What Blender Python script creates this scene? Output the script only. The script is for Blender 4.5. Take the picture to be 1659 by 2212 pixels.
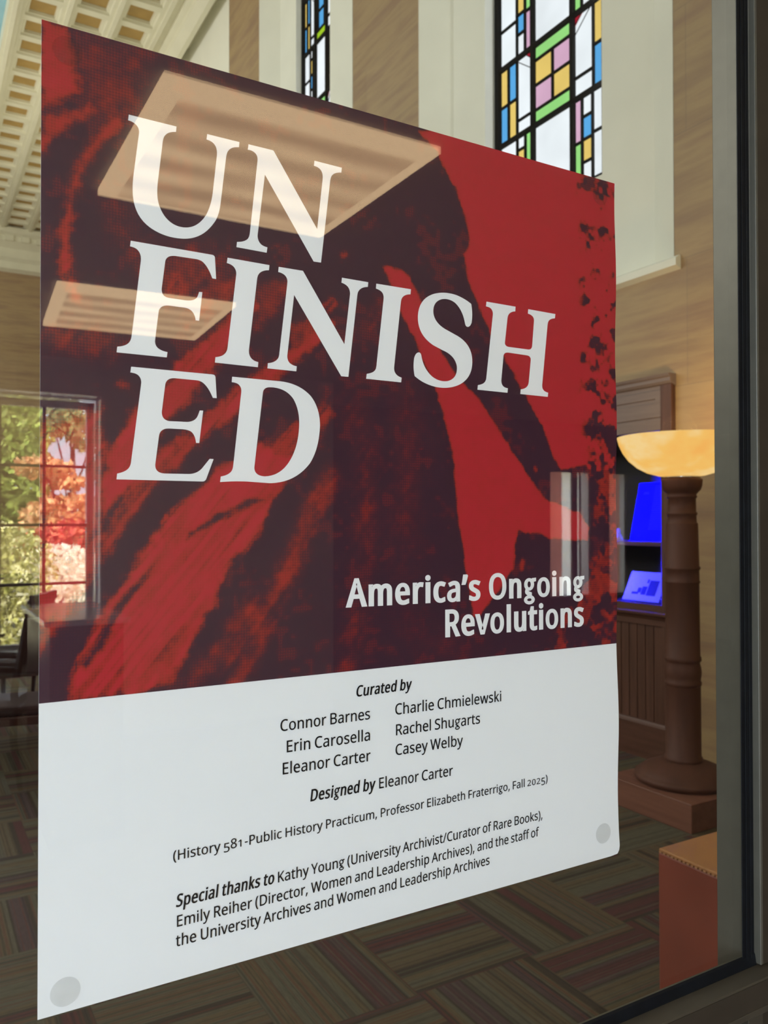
import bpy, bmesh, math, random
import numpy as np
from mathutils import Vector, Matrix
from mathutils.geometry import tessellate_polygon

random.seed(7)
SC = bpy.context.scene
COL = SC.collection
for _o in list(bpy.data.objects):
    bpy.data.objects.remove(_o)

# ------------------------------------------------------------------ camera
FPX, YAW, PITCH, ROLL, CAMD, EYE = 1762.24, .52591, .0125, -.00125, .66895, 1.5
_f = Vector((math.sin(YAW)*math.cos(PITCH), math.cos(YAW)*math.cos(PITCH), math.sin(PITCH)))
_r = Vector((math.cos(YAW), -math.sin(YAW), 0))
_u = _r.cross(_f)
_c, _s = math.cos(ROLL), math.sin(ROLL)
CR, CU, CF = _c*_r + _s*_u, _c*_u - _s*_r, _f
CP = Vector((0, -CAMD, EYE))
cam = bpy.data.cameras.new('camera')
cam.sensor_fit = 'VERTICAL'
cam.sensor_height = 36
cam.lens = FPX/2212*36
cam.clip_start, cam.clip_end = .02, 300
cam.dof.use_dof = True
cam.dof.focus_distance = .80
cam.dof.aperture_fstop = 13.5
camo = bpy.data.objects.new('camera', cam)
camo.matrix_world = Matrix(((CR.x, CU.x, -CF.x, CP.x), (CR.y, CU.y, -CF.y, CP.y), (CR.z, CU.z, -CF.z, CP.z), (0, 0, 0, 1)))
COL.objects.link(camo)
SC.camera = camo

# ------------------------------------------------------------------ exposure, sky, sun, room light
SC.view_settings.view_transform = 'Standard'
SC.view_settings.look = 'None'
SC.view_settings.gamma = 1
SC.view_settings.exposure = 0
SC.view_settings.use_curve_mapping = False
SC.cycles.use_denoising = True
SC.cycles.max_bounces = 8
SC.cycles.transparent_max_bounces = 12

world = bpy.data.worlds.new('sky')
SC.world = world
world.use_nodes = True
_bg = world.node_tree.nodes['Background']
_bg.inputs[0].default_value = (.80, .90, 1, 1)
_bg.inputs[1].default_value = 10.0


def lamp(name, kind, loc, power, color=(1, 1, 1), aim=None, size=1, size_y=None, spread=None, radius=None):
    l = bpy.data.lights.new(name, kind)
    l.energy = power
    l.color = color
    if kind == 'AREA':
        l.shape = 'RECTANGLE'
        l.size = size
        l.size_y = size_y or size
        if spread:
            l.spread = spread
    if radius is not None and kind == 'POINT':
        l.shadow_soft_size = radius
    o = bpy.data.objects.new(name, l)
    o.location = loc
    if aim is not None:
        o.rotation_euler = (Vector(aim)-Vector(loc)).to_track_quat('-Z', 'Y').to_euler()
    COL.objects.link(o)
    return o


sun = lamp('sun', 'SUN', (0, 0, 30), 230, (1, .95, .86), aim=(-6, -14, 8))
sun.data.angle = .01
# unseen fill lamps added to the reading room: from left, above and below
lamp('hall_left_fill', 'AREA', (-6.6, 11, 6.4), 840, (1, .99, .94), aim=(4.1, 11, 5.2), size=19, size_y=4.5)
lamp('hall_top_fill', 'AREA', (-1.5, 13, 9.6), 165, (1, .96, .86), aim=(-1.5, 13, 0), size=4, size_y=18)
lamp('hall_up_fill', 'AREA', (0.2, 16, 3.2), 300, (1, .93, .74), aim=(1.6, 17, 10), size=1.2, size_y=12)
# hidden lamp added to brighten the far reveal of the nearest stained glass window
lamp('reveal_fill', 'AREA', (4.335, 3.612, 6.2), 22, (.92, .97, 1), aim=(4.325, 5.2, 6.2), size=.05, size_y=4.2)
# fill lamps added to light the poster front, left of what the glass mirrors
lamp('lobby_top_fill', 'AREA', (-2.1, -2.4, 2.55), 120, (.93, .97, 1), aim=(-2.1, -2.4, 0), size=2.2, size_y=3)
lamp('lobby_side_fill', 'AREA', (-3.85, -2.9, 1.55), 265, (.74, .88, 1), aim=(.4, 0, 1.45), size=2.4, size_y=1.8)


# ------------------------------------------------------------------ helpers
def ray(u, v):
    return CR*((u-829.5)/FPX) - CU*((v-1106)/FPX) + CF


def on(axis, u, v, val):
    """the point of the plane axis=val that the ray through pixel (u, v) meets"""
    d = ray(u, v)
    return CP + d*((val-CP[axis])/d[axis])


class MB:
    """collects shapes into one mesh; every face carries a material slot"""
    def __init__(self):
        self.v, self.f, self.m, self.s = [], [], [], []

    def face(self, idx, m=0, smooth=False):
        self.f.append(tuple(idx)); self.m.append(m); self.s.append(smooth)

    def box(self, x0, x1, y0, y1, z0, z1, m=0):
        b = len(self.v)
        x0, x1 = min(x0, x1), max(x0, x1); y0, y1 = min(y0, y1), max(y0, y1); z0, z1 = min(z0, z1), max(z0, z1)
        self.v += [(x0, y0, z0), (x1, y0, z0), (x1, y1, z0), (x0, y1, z0), (x0, y0, z1), (x1, y0, z1), (x1, y1, z1), (x0, y1, z1)]
        for q in ((0, 3, 2, 1), (4, 5, 6, 7), (0, 1, 5, 4), (1, 2, 6, 5), (2, 3, 7, 6), (3, 0, 4, 7)):
            self.face([b+i for i in q], m)
        return self

    def hexa(self, pts, m=0):
        b = len(self.v)
        self.v += [tuple(p) for p in pts]
        for q in ((0, 3, 2, 1), (4, 5, 6, 7), (0, 1, 5, 4), (1, 2, 6, 5), (2, 3, 7, 6), (3, 0, 4, 7)):
            self.face([b+i for i in q], m)
        return self

    def poly(self, pts, m=0):
        b = len(self.v)
        self.v += [tuple(p) for p in pts]
        self.face(range(b, b+len(pts)), m)
        return self

    def prism(self, prof, axis, a, b_, m=0):
        """2-D profile extruded along an axis (0 x, 1 y, 2 z); the profile gives the two other coordinates in order"""
        n = len(prof)
        b = len(self.v)
        for t in (a, b_):
            for p, q in prof:
                c = [p, q]; c.insert(axis, t); self.v.append(tuple(c))
        self.face([b+i for i in range(n)][::-1], m)
        self.face([b+n+i for i in range(n)], m)
        for i in range(n):
            j = (i+1) % n
            self.face((b+i, b+j, b+n+j, b+n+i), m)
        return self

    def lathe(self, prof, c, n=48, m=0, smooth=True, close=True):
        b = len(self.v)
        for r, z in prof:
            for k in range(n):
                a = 2*math.pi*k/n
                self.v.append((c[0]+r*math.cos(a), c[1]+r*math.sin(a), c[2]+z))
        for i in range(len(prof)-1):
            for k in range(n):
                j = (k+1) % n
                self.face((b+i*n+k, b+i*n+j, b+(i+1)*n+j, b+(i+1)*n+k), m, smooth)
        if close:
            self.face([b+k for k in range(n)][::-1], m)
            self.face([b+(len(prof)-1)*n+k for k in range(n)], m)
        return self

    def tube(self, pts, rad, n=10, m=0):
        pts = [Vector(p) for p in pts]
        b = len(self.v)
        for i, p in enumerate(pts):
            t = (pts[min(i+1, len(pts)-1)]-pts[max(i-1, 0)]).normalized()
            a = t.orthogonal().normalized(); c = t.cross(a)
            r = rad[i] if isinstance(rad, (list, tuple)) else rad
            for k in range(n):
                w = 2*math.pi*k/n
                self.v.append(tuple(p+a*(r*math.cos(w))+c*(r*math.sin(w))))
        for i in range(len(pts)-1):
            for k in range(n):
                j = (k+1) % n
                self.face((b+i*n+k, b+i*n+j, b+(i+1)*n+j, b+(i+1)*n+k), m, True)
        self.face([b+k for k in range(n)][::-1], m)
        self.face([b+(len(pts)-1)*n+k for k in range(n)], m)
        return self

    def build(self, name, mats, parent=None, bevel=0, loc=None, fix=True):
        me = bpy.data.meshes.new(name)
        me.from_pydata(self.v, [], self.f)
        for mt in (mats if isinstance(mats, (list, tuple)) else [mats]):
            me.materials.append(mt)
        me.polygons.foreach_set('material_index', self.m)
        me.polygons.foreach_set('use_smooth', self.s)
        me.update()
        if fix:
            bm = bmesh.new(); bm.from_mesh(me)
            bmesh.ops.recalc_face_normals(bm, faces=bm.faces)
            bm.to_mesh(me); bm.free()
        o = bpy.data.objects.new(name, me)
        COL.objects.link(o)
        if parent is not None:
            o.parent = parent
        if loc:
            o.location = loc
        if bevel:
            md = o.modifiers.new('bevel', 'BEVEL')
            md.width = bevel; md.segments = 2; md.limit_method = 'ANGLE'; md.angle_limit = .6
        return o


def empty(name, label, cat, loc=(0, 0, 0), rz=0, group=None):
    o = bpy.data.objects.new(name, None)
    o.empty_display_size = .05
    o.location = loc
    o.rotation_euler = (0, 0, rz)
    COL.objects.link(o)
    return tag(o, label, cat, group)


def tag(o, label, cat, group=None):
    o['label'] = label; o['category'] = cat
    if group:
        o['group'] = group
    return o


def struct(o, label=None, cat=None):
    o['kind'] = 'structure'
    if label:
        o['label'] = label
    if cat:
        o['category'] = cat
    return o


# ------------------------------------------------------------------ materials
def new_mat(name):
    m = bpy.data.materials.new(name)
    m.use_nodes = True
    nt = m.node_tree
    return m, nt, nt.nodes['Principled BSDF'], nt.nodes['Material Output']


class N:
    """tiny wrapper for writing node graphs"""
    def __init__(self, nt):
        self.nt = nt

    def add(self, kind, **kw):
        n = self.nt.nodes.new(kind)
        for k, v in kw.items():
            setattr(n, k, v)
        return n

    def link(self, a, b):
        self.nt.links.new(a, b)

    def math(self, op, a, b=None, c=None):
        n = self.add('ShaderNodeMath', operation=op)
        for i, x in enumerate((a, b, c)):
            if x is None:
                continue
            if isinstance(x, (int, float)):
                n.inputs[i].default_value = x
            else:
                self.link(x, n.inputs[i])
        return n.outputs[0]

    def mix(self, fac, a, b):
        n = self.add('ShaderNodeMix', data_type='RGBA')
        for s, x in ((0, fac), (6, a), (7, b)):
            if isinstance(x, (int, float)):
                n.inputs[s].default_value = x
            elif isinstance(x, tuple):
                n.inputs[s].default_value = (*x[:3], 1)
            else:
                self.link(x, n.inputs[s])
        return n.outputs[2]

    def ramp(self, fac, stops, interp='LINEAR'):
        n = self.add('ShaderNodeValToRGB')
        n.color_ramp.interpolation = interp
        e = n.color_ramp.elements
        while len(e) < len(stops):
            e.new(.5)
        for i, (p, c) in enumerate(stops):
            e[i].position = p
            e[i].color = (*c[:3], 1)
        self.link(fac, n.inputs[0])
        return n.outputs[0]

    def noise(self, vec=None, scale=5, detail=2, rough=.5, dim='3D', w=None):
        n = self.add('ShaderNodeTexNoise', noise_dimensions=dim)
        n.inputs['Scale'].default_value = scale
        n.inputs['Detail'].default_value = detail
        n.inputs['Roughness'].default_value = rough
        if vec is not None:
            self.link(vec, n.inputs['Vector'])
        if w is not None:
            self.link(w, n.inputs['W'])
        return n.outputs[0]

    def coord(self, scale=(1, 1, 1), kind='Object'):
        t = self.add('ShaderNodeTexCoord')
        mp = self.add('ShaderNodeMapping')
        mp.inputs['Scale'].default_value = scale
        self.link(t.outputs[kind], mp.inputs[0])
        return mp.outputs[0]


def plain(name, col, rough=.6, metal=0, var=.12, scale=6, stretch=(1, 1, 1), spec=.5, bump=0):
    m, nt, p, out = new_mat(name)
    n = N(nt)
    fac = n.noise(n.coord(stretch), scale, 3)
    lo = tuple(c*(1-var) for c in col)
    hi = tuple(min(1, c*(1+var)) for c in col)
    n.link(n.ramp(fac, [(.3, lo), (.7, hi)]), p.inputs['Base Color'])
    p.inputs['Roughness'].default_value = rough
    p.inputs['Metallic'].default_value = metal
    p.inputs['Specular IOR Level'].default_value = spec
    if bump:
        b = n.add('ShaderNodeBump')
        b.inputs['Strength'].default_value = bump
        b.inputs['Distance'].default_value = .002
        n.link(n.noise(n.coord(stretch), scale*8, 2), b.inputs['Height'])
        n.link(b.outputs[0], p.inputs['Normal'])
    return m


def wood(name, dark, light, axis=2, rough=.35):
    m, nt, p, out = new_mat(name)
    n = N(nt)
    st = [14, 14, 14]
    st[axis] = .9
    fac = n.noise(n.coord(tuple(st)), 2.2, 5, .6)
    n.link(n.ramp(fac, [(.25, dark), (.75, light)]), p.inputs['Base Color'])
    p.inputs['Roughness'].default_value = rough
    p.inputs['Specular IOR Level'].default_value = .4
    return m


def emitter(name, col, strength, var=0, scale=3, stretch=(1, 1, 1)):
    m, nt, p, out = new_mat(name)
    n = N(nt)
    e = n.add('ShaderNodeEmission')
    e.inputs['Strength'].default_value = strength
    if var:
        fac = n.noise(n.coord(stretch), scale, 2)
        n.link(n.ramp(fac, [(.3, tuple(c*(1-var) for c in col)), (.7, col)]), e.inputs[0])
    else:
        e.inputs[0].default_value = (*col, 1)
    n.link(e.outputs[0], out.inputs[0])
    return m


def glass_sheet(name, tint=(.985, .987, .985), r0=.043):
    """thin architectural glass: clear, mirroring by Schlick's law on both faces"""
    m, nt, p, out = new_mat(name)
    n = N(nt)
    nt.nodes.remove(p)
    g = n.add('ShaderNodeNewGeometry')
    d = n.add('ShaderNodeVectorMath', operation='DOT_PRODUCT')
    n.link(g.outputs['Normal'], d.inputs[0]); n.link(g.outputs['Incoming'], d.inputs[1])
    c = n.math('SUBTRACT', 1.0, n.math('ABSOLUTE', d.outputs['Value']))
    fac = n.math('MULTIPLY_ADD', n.math('POWER', c, 5.0), 1-r0, r0)
    t = n.add('ShaderNodeBsdfTransparent'); t.inputs[0].default_value = (*tint, 1)
    gl = n.add('ShaderNodeBsdfGlossy'); gl.inputs['Roughness'].default_value = 0
    mx = n.add('ShaderNodeMixShader')
    n.link(fac, mx.inputs[0]); n.link(t.outputs[0], mx.inputs[1]); n.link(gl.outputs[0], mx.inputs[2])
    n.link(mx.outputs[0], out.inputs[0])
    return m


def stone_mat(name, ax):
    """bedded golden limestone in large coursed blocks; ax is the wall's horizontal axis"""
    m, nt, p, out = new_mat(name)
    n = N(nt)
    sep = n.add('ShaderNodeSeparateXYZ')
    t = n.add('ShaderNodeTexCoord')
    n.link(t.outputs['Object'], sep.inputs[0])
    cmb = n.add('ShaderNodeCombineXYZ')
    n.link(sep.outputs[ax], cmb.inputs[0]); n.link(sep.outputs[2], cmb.inputs[1])
    br = n.add('ShaderNodeTexBrick')
    br.offset = .5
    for k, v in (('Scale', 1), ('Mortar Size', .004), ('Mortar Smooth', .4), ('Bias', 0), ('Brick Width', 1.35), ('Row Height', .78)):
        br.inputs[k].default_value = v
    br.inputs['Color1'].default_value = (.0, .0, .0, 1); br.inputs['Color2'].default_value = (1, 1, 1, 1)
    br.inputs['Mortar'].default_value = (.5, .5, .5, 1)
    n.link(cmb.outputs[0], br.inputs['Vector'])
    mp = n.add('ShaderNodeMapping'); mp.inputs['Scale'].default_value = (.30, 2.6, 1)
    n.link(cmb.outputs[0], mp.inputs[0])
    bed = n.noise(mp.outputs[0], 1.6, 5, .6)
    big = n.noise(cmb.outputs[0], .9, 2)
    mp2 = n.add('ShaderNodeMapping'); mp2.inputs['Scale'].default_value = (2, 9, 1)
    n.link(cmb.outputs[0], mp2.inputs[0])
    fine = n.noise(mp2.outputs[0], 6, 4, .7)
    base = n.ramp(bed, [(.28, (.185, .100, .055)), (.40, (.300, .185, .080)), (.50, (.410, .280, .115)), (.60, (.290, .170, .078)), (.72, (.195, .098, .062))])
    blk = n.mix(.18, base, n.mix(br.outputs['Color'], (.30, .20, .10), (.50, .37, .20)))
    tone = n.mix(n.math('MULTIPLY', big, .35), blk, (.30, .185, .115))
    tone = n.mix(n.math('MULTIPLY', fine, .25), tone, (.26, .17, .10))
    col = n.mix(n.math('MULTIPLY', br.outputs['Fac'], .45), tone, (.20, .14, .09))
    n.link(col, p.inputs['Base Color'])
    p.inputs['Roughness'].default_value = .55
    return m


def carpet_mat():
    m, nt, p, out = new_mat('striped_carpet_tile')
    n = N(nt)
    t = n.add('ShaderNodeTexCoord'); sep = n.add('ShaderNodeSeparateXYZ')
    n.link(t.outputs['Object'], sep.inputs[0])
    S = .457
    X = n.math('DIVIDE', n.math('SUBTRACT', sep.outputs[0], .948), S)
    Y = n.math('DIVIDE', n.math('SUBTRACT', sep.outputs[1], 1.535), S)
    i, j = n.math('FLOOR', X), n.math('FLOOR', Y)
    par = n.math('FLOORED_MODULO', n.math('ADD', i, j), 2.0)
    cross = n.math('ADD', n.math('MULTIPLY', X, n.math('SUBTRACT', 1.0, par)), n.math('MULTIPLY', Y, par))
    along = n.math('ADD', n.math('MULTIPLY', Y, n.math('SUBTRACT', 1.0, par)), n.math('MULTIPLY', X, par))
    cij = n.add('ShaderNodeCombineXYZ'); n.link(i, cij.inputs[0]); n.link(j, cij.inputs[1])
    wn = n.add('ShaderNodeTexWhiteNoise', noise_dimensions='2D'); n.link(cij.outputs[0], wn.inputs['Vector'])
    tt = n.math('ADD', cross, n.math('MULTIPLY', wn.outputs['Value'], 53.0))
    band = n.noise(dim='1D', w=tt, scale=2.6, detail=1)
    olive, sage, plum, maroon, dk = (.165, .125, .070), (.150, .138, .092), (.115, .072, .072), (.130, .050, .048), (.075, .058, .040)
    base = n.ramp(band, [(.0, maroon), (.31, maroon), (.33, dk), (.38, dk), (.40, olive), (.49, olive), (.51, sage), (.56, sage), (.58, dk), (.61, dk), (.63, plum), (.70, plum), (.73, maroon)])
    line = n.noise(dim='1D', w=tt, scale=36, detail=0)
    lred = n.math('GREATER_THAN', line, .60)
    lgrn = n.math('LESS_THAN', line, .37)
    sel = n.math('GREATER_THAN', n.noise(dim='1D', w=tt, scale=1.7, detail=0), .47)
    base = n.mix(n.math('MULTIPLY', lred, .50), base, n.mix(sel, (.07, .05, .04), (.17, .058, .040)))
    base = n.mix(n.math('MULTIPLY', lgrn, .45), base, n.mix(sel, (.145, .15, .10), (.035, .034, .030)))
    cv = n.add('ShaderNodeCombineXYZ')
    n.link(n.math('MULTIPLY', cross, 90.0), cv.inputs[0]); n.link(n.math('MULTIPLY', along, 9.0), cv.inputs[1])
    yarn = n.noise(cv.outputs[0], 1, 3, .7)
    base = n.mix(n.math('MULTIPLY', yarn, .75), base, (.030, .026, .021))
    n.link(base, p.inputs['Base Color'])
    p.inputs['Roughness'].default_value = .95
    p.inputs['Specular IOR Level'].default_value = .1
    return m


M_stone_y = stone_mat('limestone_side', 1)
M_stone_x = stone_mat('limestone_end', 0)
M_carpet = carpet_mat()
M_cream = plain('cream_plaster', (.82, .815, .69), .7, var=.04, scale=2)
M_coffer = plain('coffer_ivory', (.74, .72, .55), .6, var=.04, scale=3)
M_mustard = plain('coffer_mustard', (.42, .27, .075), .7, var=.08)
M_blue_ceiling = plain('pale_blue_plaster', (.30, .55, .66), .7, var=.05)
M_lead = plain('black_lead', (.004, .004, .004), .9, spec=.1)
M_bronze = plain('bronze_anodised', (.138, .132, .104), .38, .55, var=.06, scale=40)
M_bronze_dark = plain('bronze_dark', (.045, .036, .026), .45, .35, var=.08, scale=30)
M_ledge = plain('bronze_ledge', (.062, .053, .039), .42, .3, var=.08, scale=30)
M_stop = plain('bronze_stop', (.085, .081, .066), .45, .1, var=.05, scale=40)
M_rubber = plain('black_rubber', (.003, .004, .006), .5, var=.3, scale=60, spec=.25)
M_glass = glass_sheet('clear_glass')
M_wood = wood('dark_walnut', (.062, .024, .012), (.125, .052, .030), rough=.5)
M_wood_h = wood('dark_walnut_rail', (.066, .026, .014), (.125, .052, .032), axis=1, rough=.45)
M_wood_grey = wood('daylit_walnut', (.165, .118, .100), (.210, .155, .132), axis=1, rough=.5)  # walnut greyed to stand for daylight on the cabinet's upper part
M_reveal = plain('gloss_cream_reveal', (.90, .92, .88), .12, var=.03, spec=.9)
M_lampwood = plain('brown_lamp_paint', (.098, .040, .025), .55, var=.14, scale=5, stretch=(3, 3, .5), spec=.22)
M_plinth = wood('red_brown_plinth', (.150, .058, .036), (.230, .098, .062), axis=1, rough=.45)
M_chrome = plain('polished_steel', (.75, .72, .68), .18, 1)
M_paper = plain('white_paper', (.775, .815, .855), .5, var=.005, spec=.3)
M_white_ink = plain('white_print', (.78, .815, .85), .5, var=.005, spec=.3)
M_black_ink = plain('black_print', (.005, .005, .006), .7, var=.1, spec=.15)
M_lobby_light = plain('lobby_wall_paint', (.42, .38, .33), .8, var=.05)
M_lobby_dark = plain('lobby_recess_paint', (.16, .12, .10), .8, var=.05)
M_lobby_floor = plain('lobby_floor_tile', (.16, .13, .11), .6, var=.15)
M_tile = plain('ceiling_board', (.34, .30, .24), .9, var=.05)
M_white_trim = plain('white_sash', (.55, .56, .55), .45, var=.03)
M_grey_bar = plain('grey_sash_bar', (.10, .105, .10), .5)
M_black_pad = plain('black_vinyl', (.008, .008, .009), .3)
M_brown_seat = plain('red_brown_leather', (.26, .062, .036), .5, var=.12, scale=4, bump=.2)
M_tan_top = plain('tan_leather', (.40, .175, .055), .5, var=.08, scale=5, bump=.2)

# ------------------------------------------------------------------ reading room shell
XW, XB, XG = 4.1, 4.28, 4.37          # stone face, plaster back of the niches, window plane
ZC = 10.0
NICHES = [(2.795, 5.734), (7.055, 9.782), (11.003, 13.93), (15.2, 18.1), (19.4, 22.3)]
ZS = 3.135

fl = MB()
fl.box(-7, 4.6, .02, 25.9, -.12, 0)
struct(fl.build('floor', M_carpet))

w = MB()
ys = 0.16
for a, b in NICHES:
    w.box(XW, XW+.5, ys, a, 0, ZC+.6)
    ys = b
w.box(XW, XW+.5, ys, 25.6, 0, ZC+.6)
for k, (a, b) in enumerate(NICHES):
    w.box(XW, XW+.5, a, b, 2.40 if k == 0 else 0, ZS-.01)
w.box(XW+.48, XW+.6, .1, 25.7, 0, ZC+.6)
struct(w.build('wall_right', M_stone_y))
pl = MB()
for k, (a, b) in enumerate(NICHES):
    g0, g1 = (3.600, 4.905) if k == 0 else ((7.99, 8.905) if k == 1 else (a+.9, b-.9))
    r0, r1 = g0-.02, g1+.05
    ja, jb = a+.31, b-.31
    zb, zt = 3.995, 8.6
    pl.poly([(XW-.002, b, ZS), (XW-.002, b, ZC), (XB, jb, ZC), (XB, jb, ZS)])        # splayed far jamb
    pl.poly([(XW-.002, a, ZS), (XB, ja, ZS), (XB, ja, ZC), (XW-.002, a, ZC)])        # splayed near jamb
    pl.poly([(XW, a, ZS), (XW, b, ZS), (XB, jb, ZS), (XB, ja, ZS)])                  # sill
    for y0, y1, z0, z1 in ((ja, r0, ZS, ZC), (r1, jb, ZS, ZC), (r0, r1, ZS, zb), (r0, r1, zt, ZC)):
        pl.poly([(XB, y0, z0), (XB, y1, z0), (XB, y1, z1), (XB, y0, z1)])
    pl.poly([(XB, r1, zb), (XB, r1, zt), (XG+.03, g1-.003, zt), (XG+.03, g1-.003, zb)], 1)      # window reveals
    pl.poly([(XB, r0, zb), (XG+.03, g0, zb), (XG+.03, g0, zt), (XB, r0, zt)])
    pl.poly([(XB, r0, zb), (XB, r1, zb), (XG+.03, g1, zb), (XG+.03, g0, zb)])
    pl.poly([(XB, r0, zt), (XG+.03, g0, zt), (XG+.03, g1, zt), (XB, r1, zt)])
    if k != 0:
        pass
struct(pl.build('trim_niche_plaster', [M_cream, M_reveal], fix=False))
sl = MB()
for a, b in NICHES:
    sl.prism([(XW-.045, ZS-.055), (XW, ZS-.075), (XW, ZS+.015), (XW-.012, ZS+.012), (XW-.045, ZS-.01)], 1, a-.05, b+.05)
struct(sl.build('trim_niche_sill', M_cream))

for nm, q in (('wall_left', (-7.1, -7, 0, 25.7, 0, ZC+.6)), ('wall_back', (-7, 4.6, 25.6, 25.8, 0, ZC+.6))):
    struct(MB().box(*q).build(nm, M_stone_y if nm == 'wall_left' else M_stone_x))
wf = MB()                                                        # wall above, beside and below the glazing
wf.box(-7, 4.6, .0, .14, 2.62, ZC+.6)
wf.box(1.05, 4.6, .0, .14, 0, 2.62)
wf.box(-7, -1.3, .0, .14, 0, 2.62)
struct(wf.build('wall_front', M_cream))

# coffered ceiling: sunk square panels between moulded ivory ribs
ce = MB()
PX, PY = .72, .65
X0, NX_ = 1.87-PX/2, 3
ROW0 = 15.10-PY/2-PY*8
NYR = 24
for i in range(NX_):
    for j in range(NYR):
        x0, x1 = X0+i*PX, X0+(i+1)*PX
        y0, y1 = ROW0+j*PY, ROW0+(j+1)*PY
        rings = []
        for inx, iny, z in ((0, 0, ZC), (.10, .075, ZC), (.11, .085, ZC+.04), (.15, .10, ZC+.045), (.165, .108, ZC+.10)):
            rings.append([(x0+inx, y0+iny, z), (x1-inx, y0+iny, z), (x1-inx, y1-iny, z), (x0+inx, y1-iny, z)])
        for a, b in zip(rings, rings[1:]):
            for k in range(4):
                l = (k+1) % 4
                ce.poly([a[k], a[l], b[l], b[k]], 0)
        ce.poly(rings[-1], 1)
XE = X0+NX_*PX
YE = ROW0+NYR*PY
ce.poly([(XE, 0, ZC), (XW+.4, 0, ZC), (XW+.4, 25.6, ZC), (XE, 25.6, ZC)], 0)
ce.poly([(X0, 0, ZC), (XE, 0, ZC), (XE, ROW0, ZC), (X0, ROW0, ZC)], 0)
ce.poly([(X0, YE, ZC), (XE, YE, ZC), (XE, 25.6, ZC), (X0, 25.6, ZC)], 0)
ce.box(X0-.17, X0, 0, 25.6, ZC-.06, ZC+.3, 0)
ce.box(X0-.11, X0-.04, 0, 25.6, ZC-.10, ZC-.05, 0)
for i in range(NX_+1):
    xx = X0+i*PX
    ce.box(xx-.035, xx+.035, ROW0, YE, ZC-.055, ZC, 0)
ce.poly([(-7, 0, ZC+.2), (X0-.17, 0, ZC+.2), (X0-.17, 25.6, ZC+.2), (-7, 25.6, ZC+.2)], 2)
ce.box(-7, XW+.5, .1, 25.7, ZC+.42, ZC+.5, 0)
struct(ce.build('ceiling', [M_coffer, M_mustard, M_blue_ceiling], fix=False))
co = MB()                                                        # cornices at the side and end walls
co.prism([(XW, ZC), (XW-.28, ZC), (XW-.28, ZC-.07), (XW-.20, ZC-.10), (XW-.20, ZC-.2), (XW-.08, ZC-.3), (XW, ZC-.3)], 1, .14, 25.6)
struct(co.build('trim_side_cornice', M_coffer))
cb = MB()
cb.prism([(25.6, ZC), (24.9, ZC), (24.9, ZC-.14), (25.05, ZC-.22), (25.05, ZC-.34), (25.3, ZC-.5), (25.3, ZC-.75), (25.42, ZC-.85), (25.42, ZC-1.05), (25.6, ZC-1.12)], 0, -7, XW-.05)
x = -6.5
while x < 3.9:
    cb.box(x, x+.22, 24.98, 25.2, ZC-.36, ZC-.2)
    x += .42
struct(cb.build('trim_end_cornice', M_coffer))

# ------------------------------------------------------------------ stained glass windows
def pane(name, col, s=1.08):
    return emitter(name, col, s, var=.16, scale=2.2, stretch=(1, 1, 1))


PANES = [pane('milky_pane', (.95, 1.02, 1.06)), pane('green_pane', (.34, .80, .24)), pane('yellow_pane', (.88, .64, .17)),
         pane('pink_pane', (.74, .45, .63)), pane('blue_pane', (.11, .44, .86)), pane('red_pane', (.42, .008, .03)),
         pane('lime_pane', (.40, .66, .02))]
WH, GR, YE_, PK, BL, RD, LM = range(7)


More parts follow.
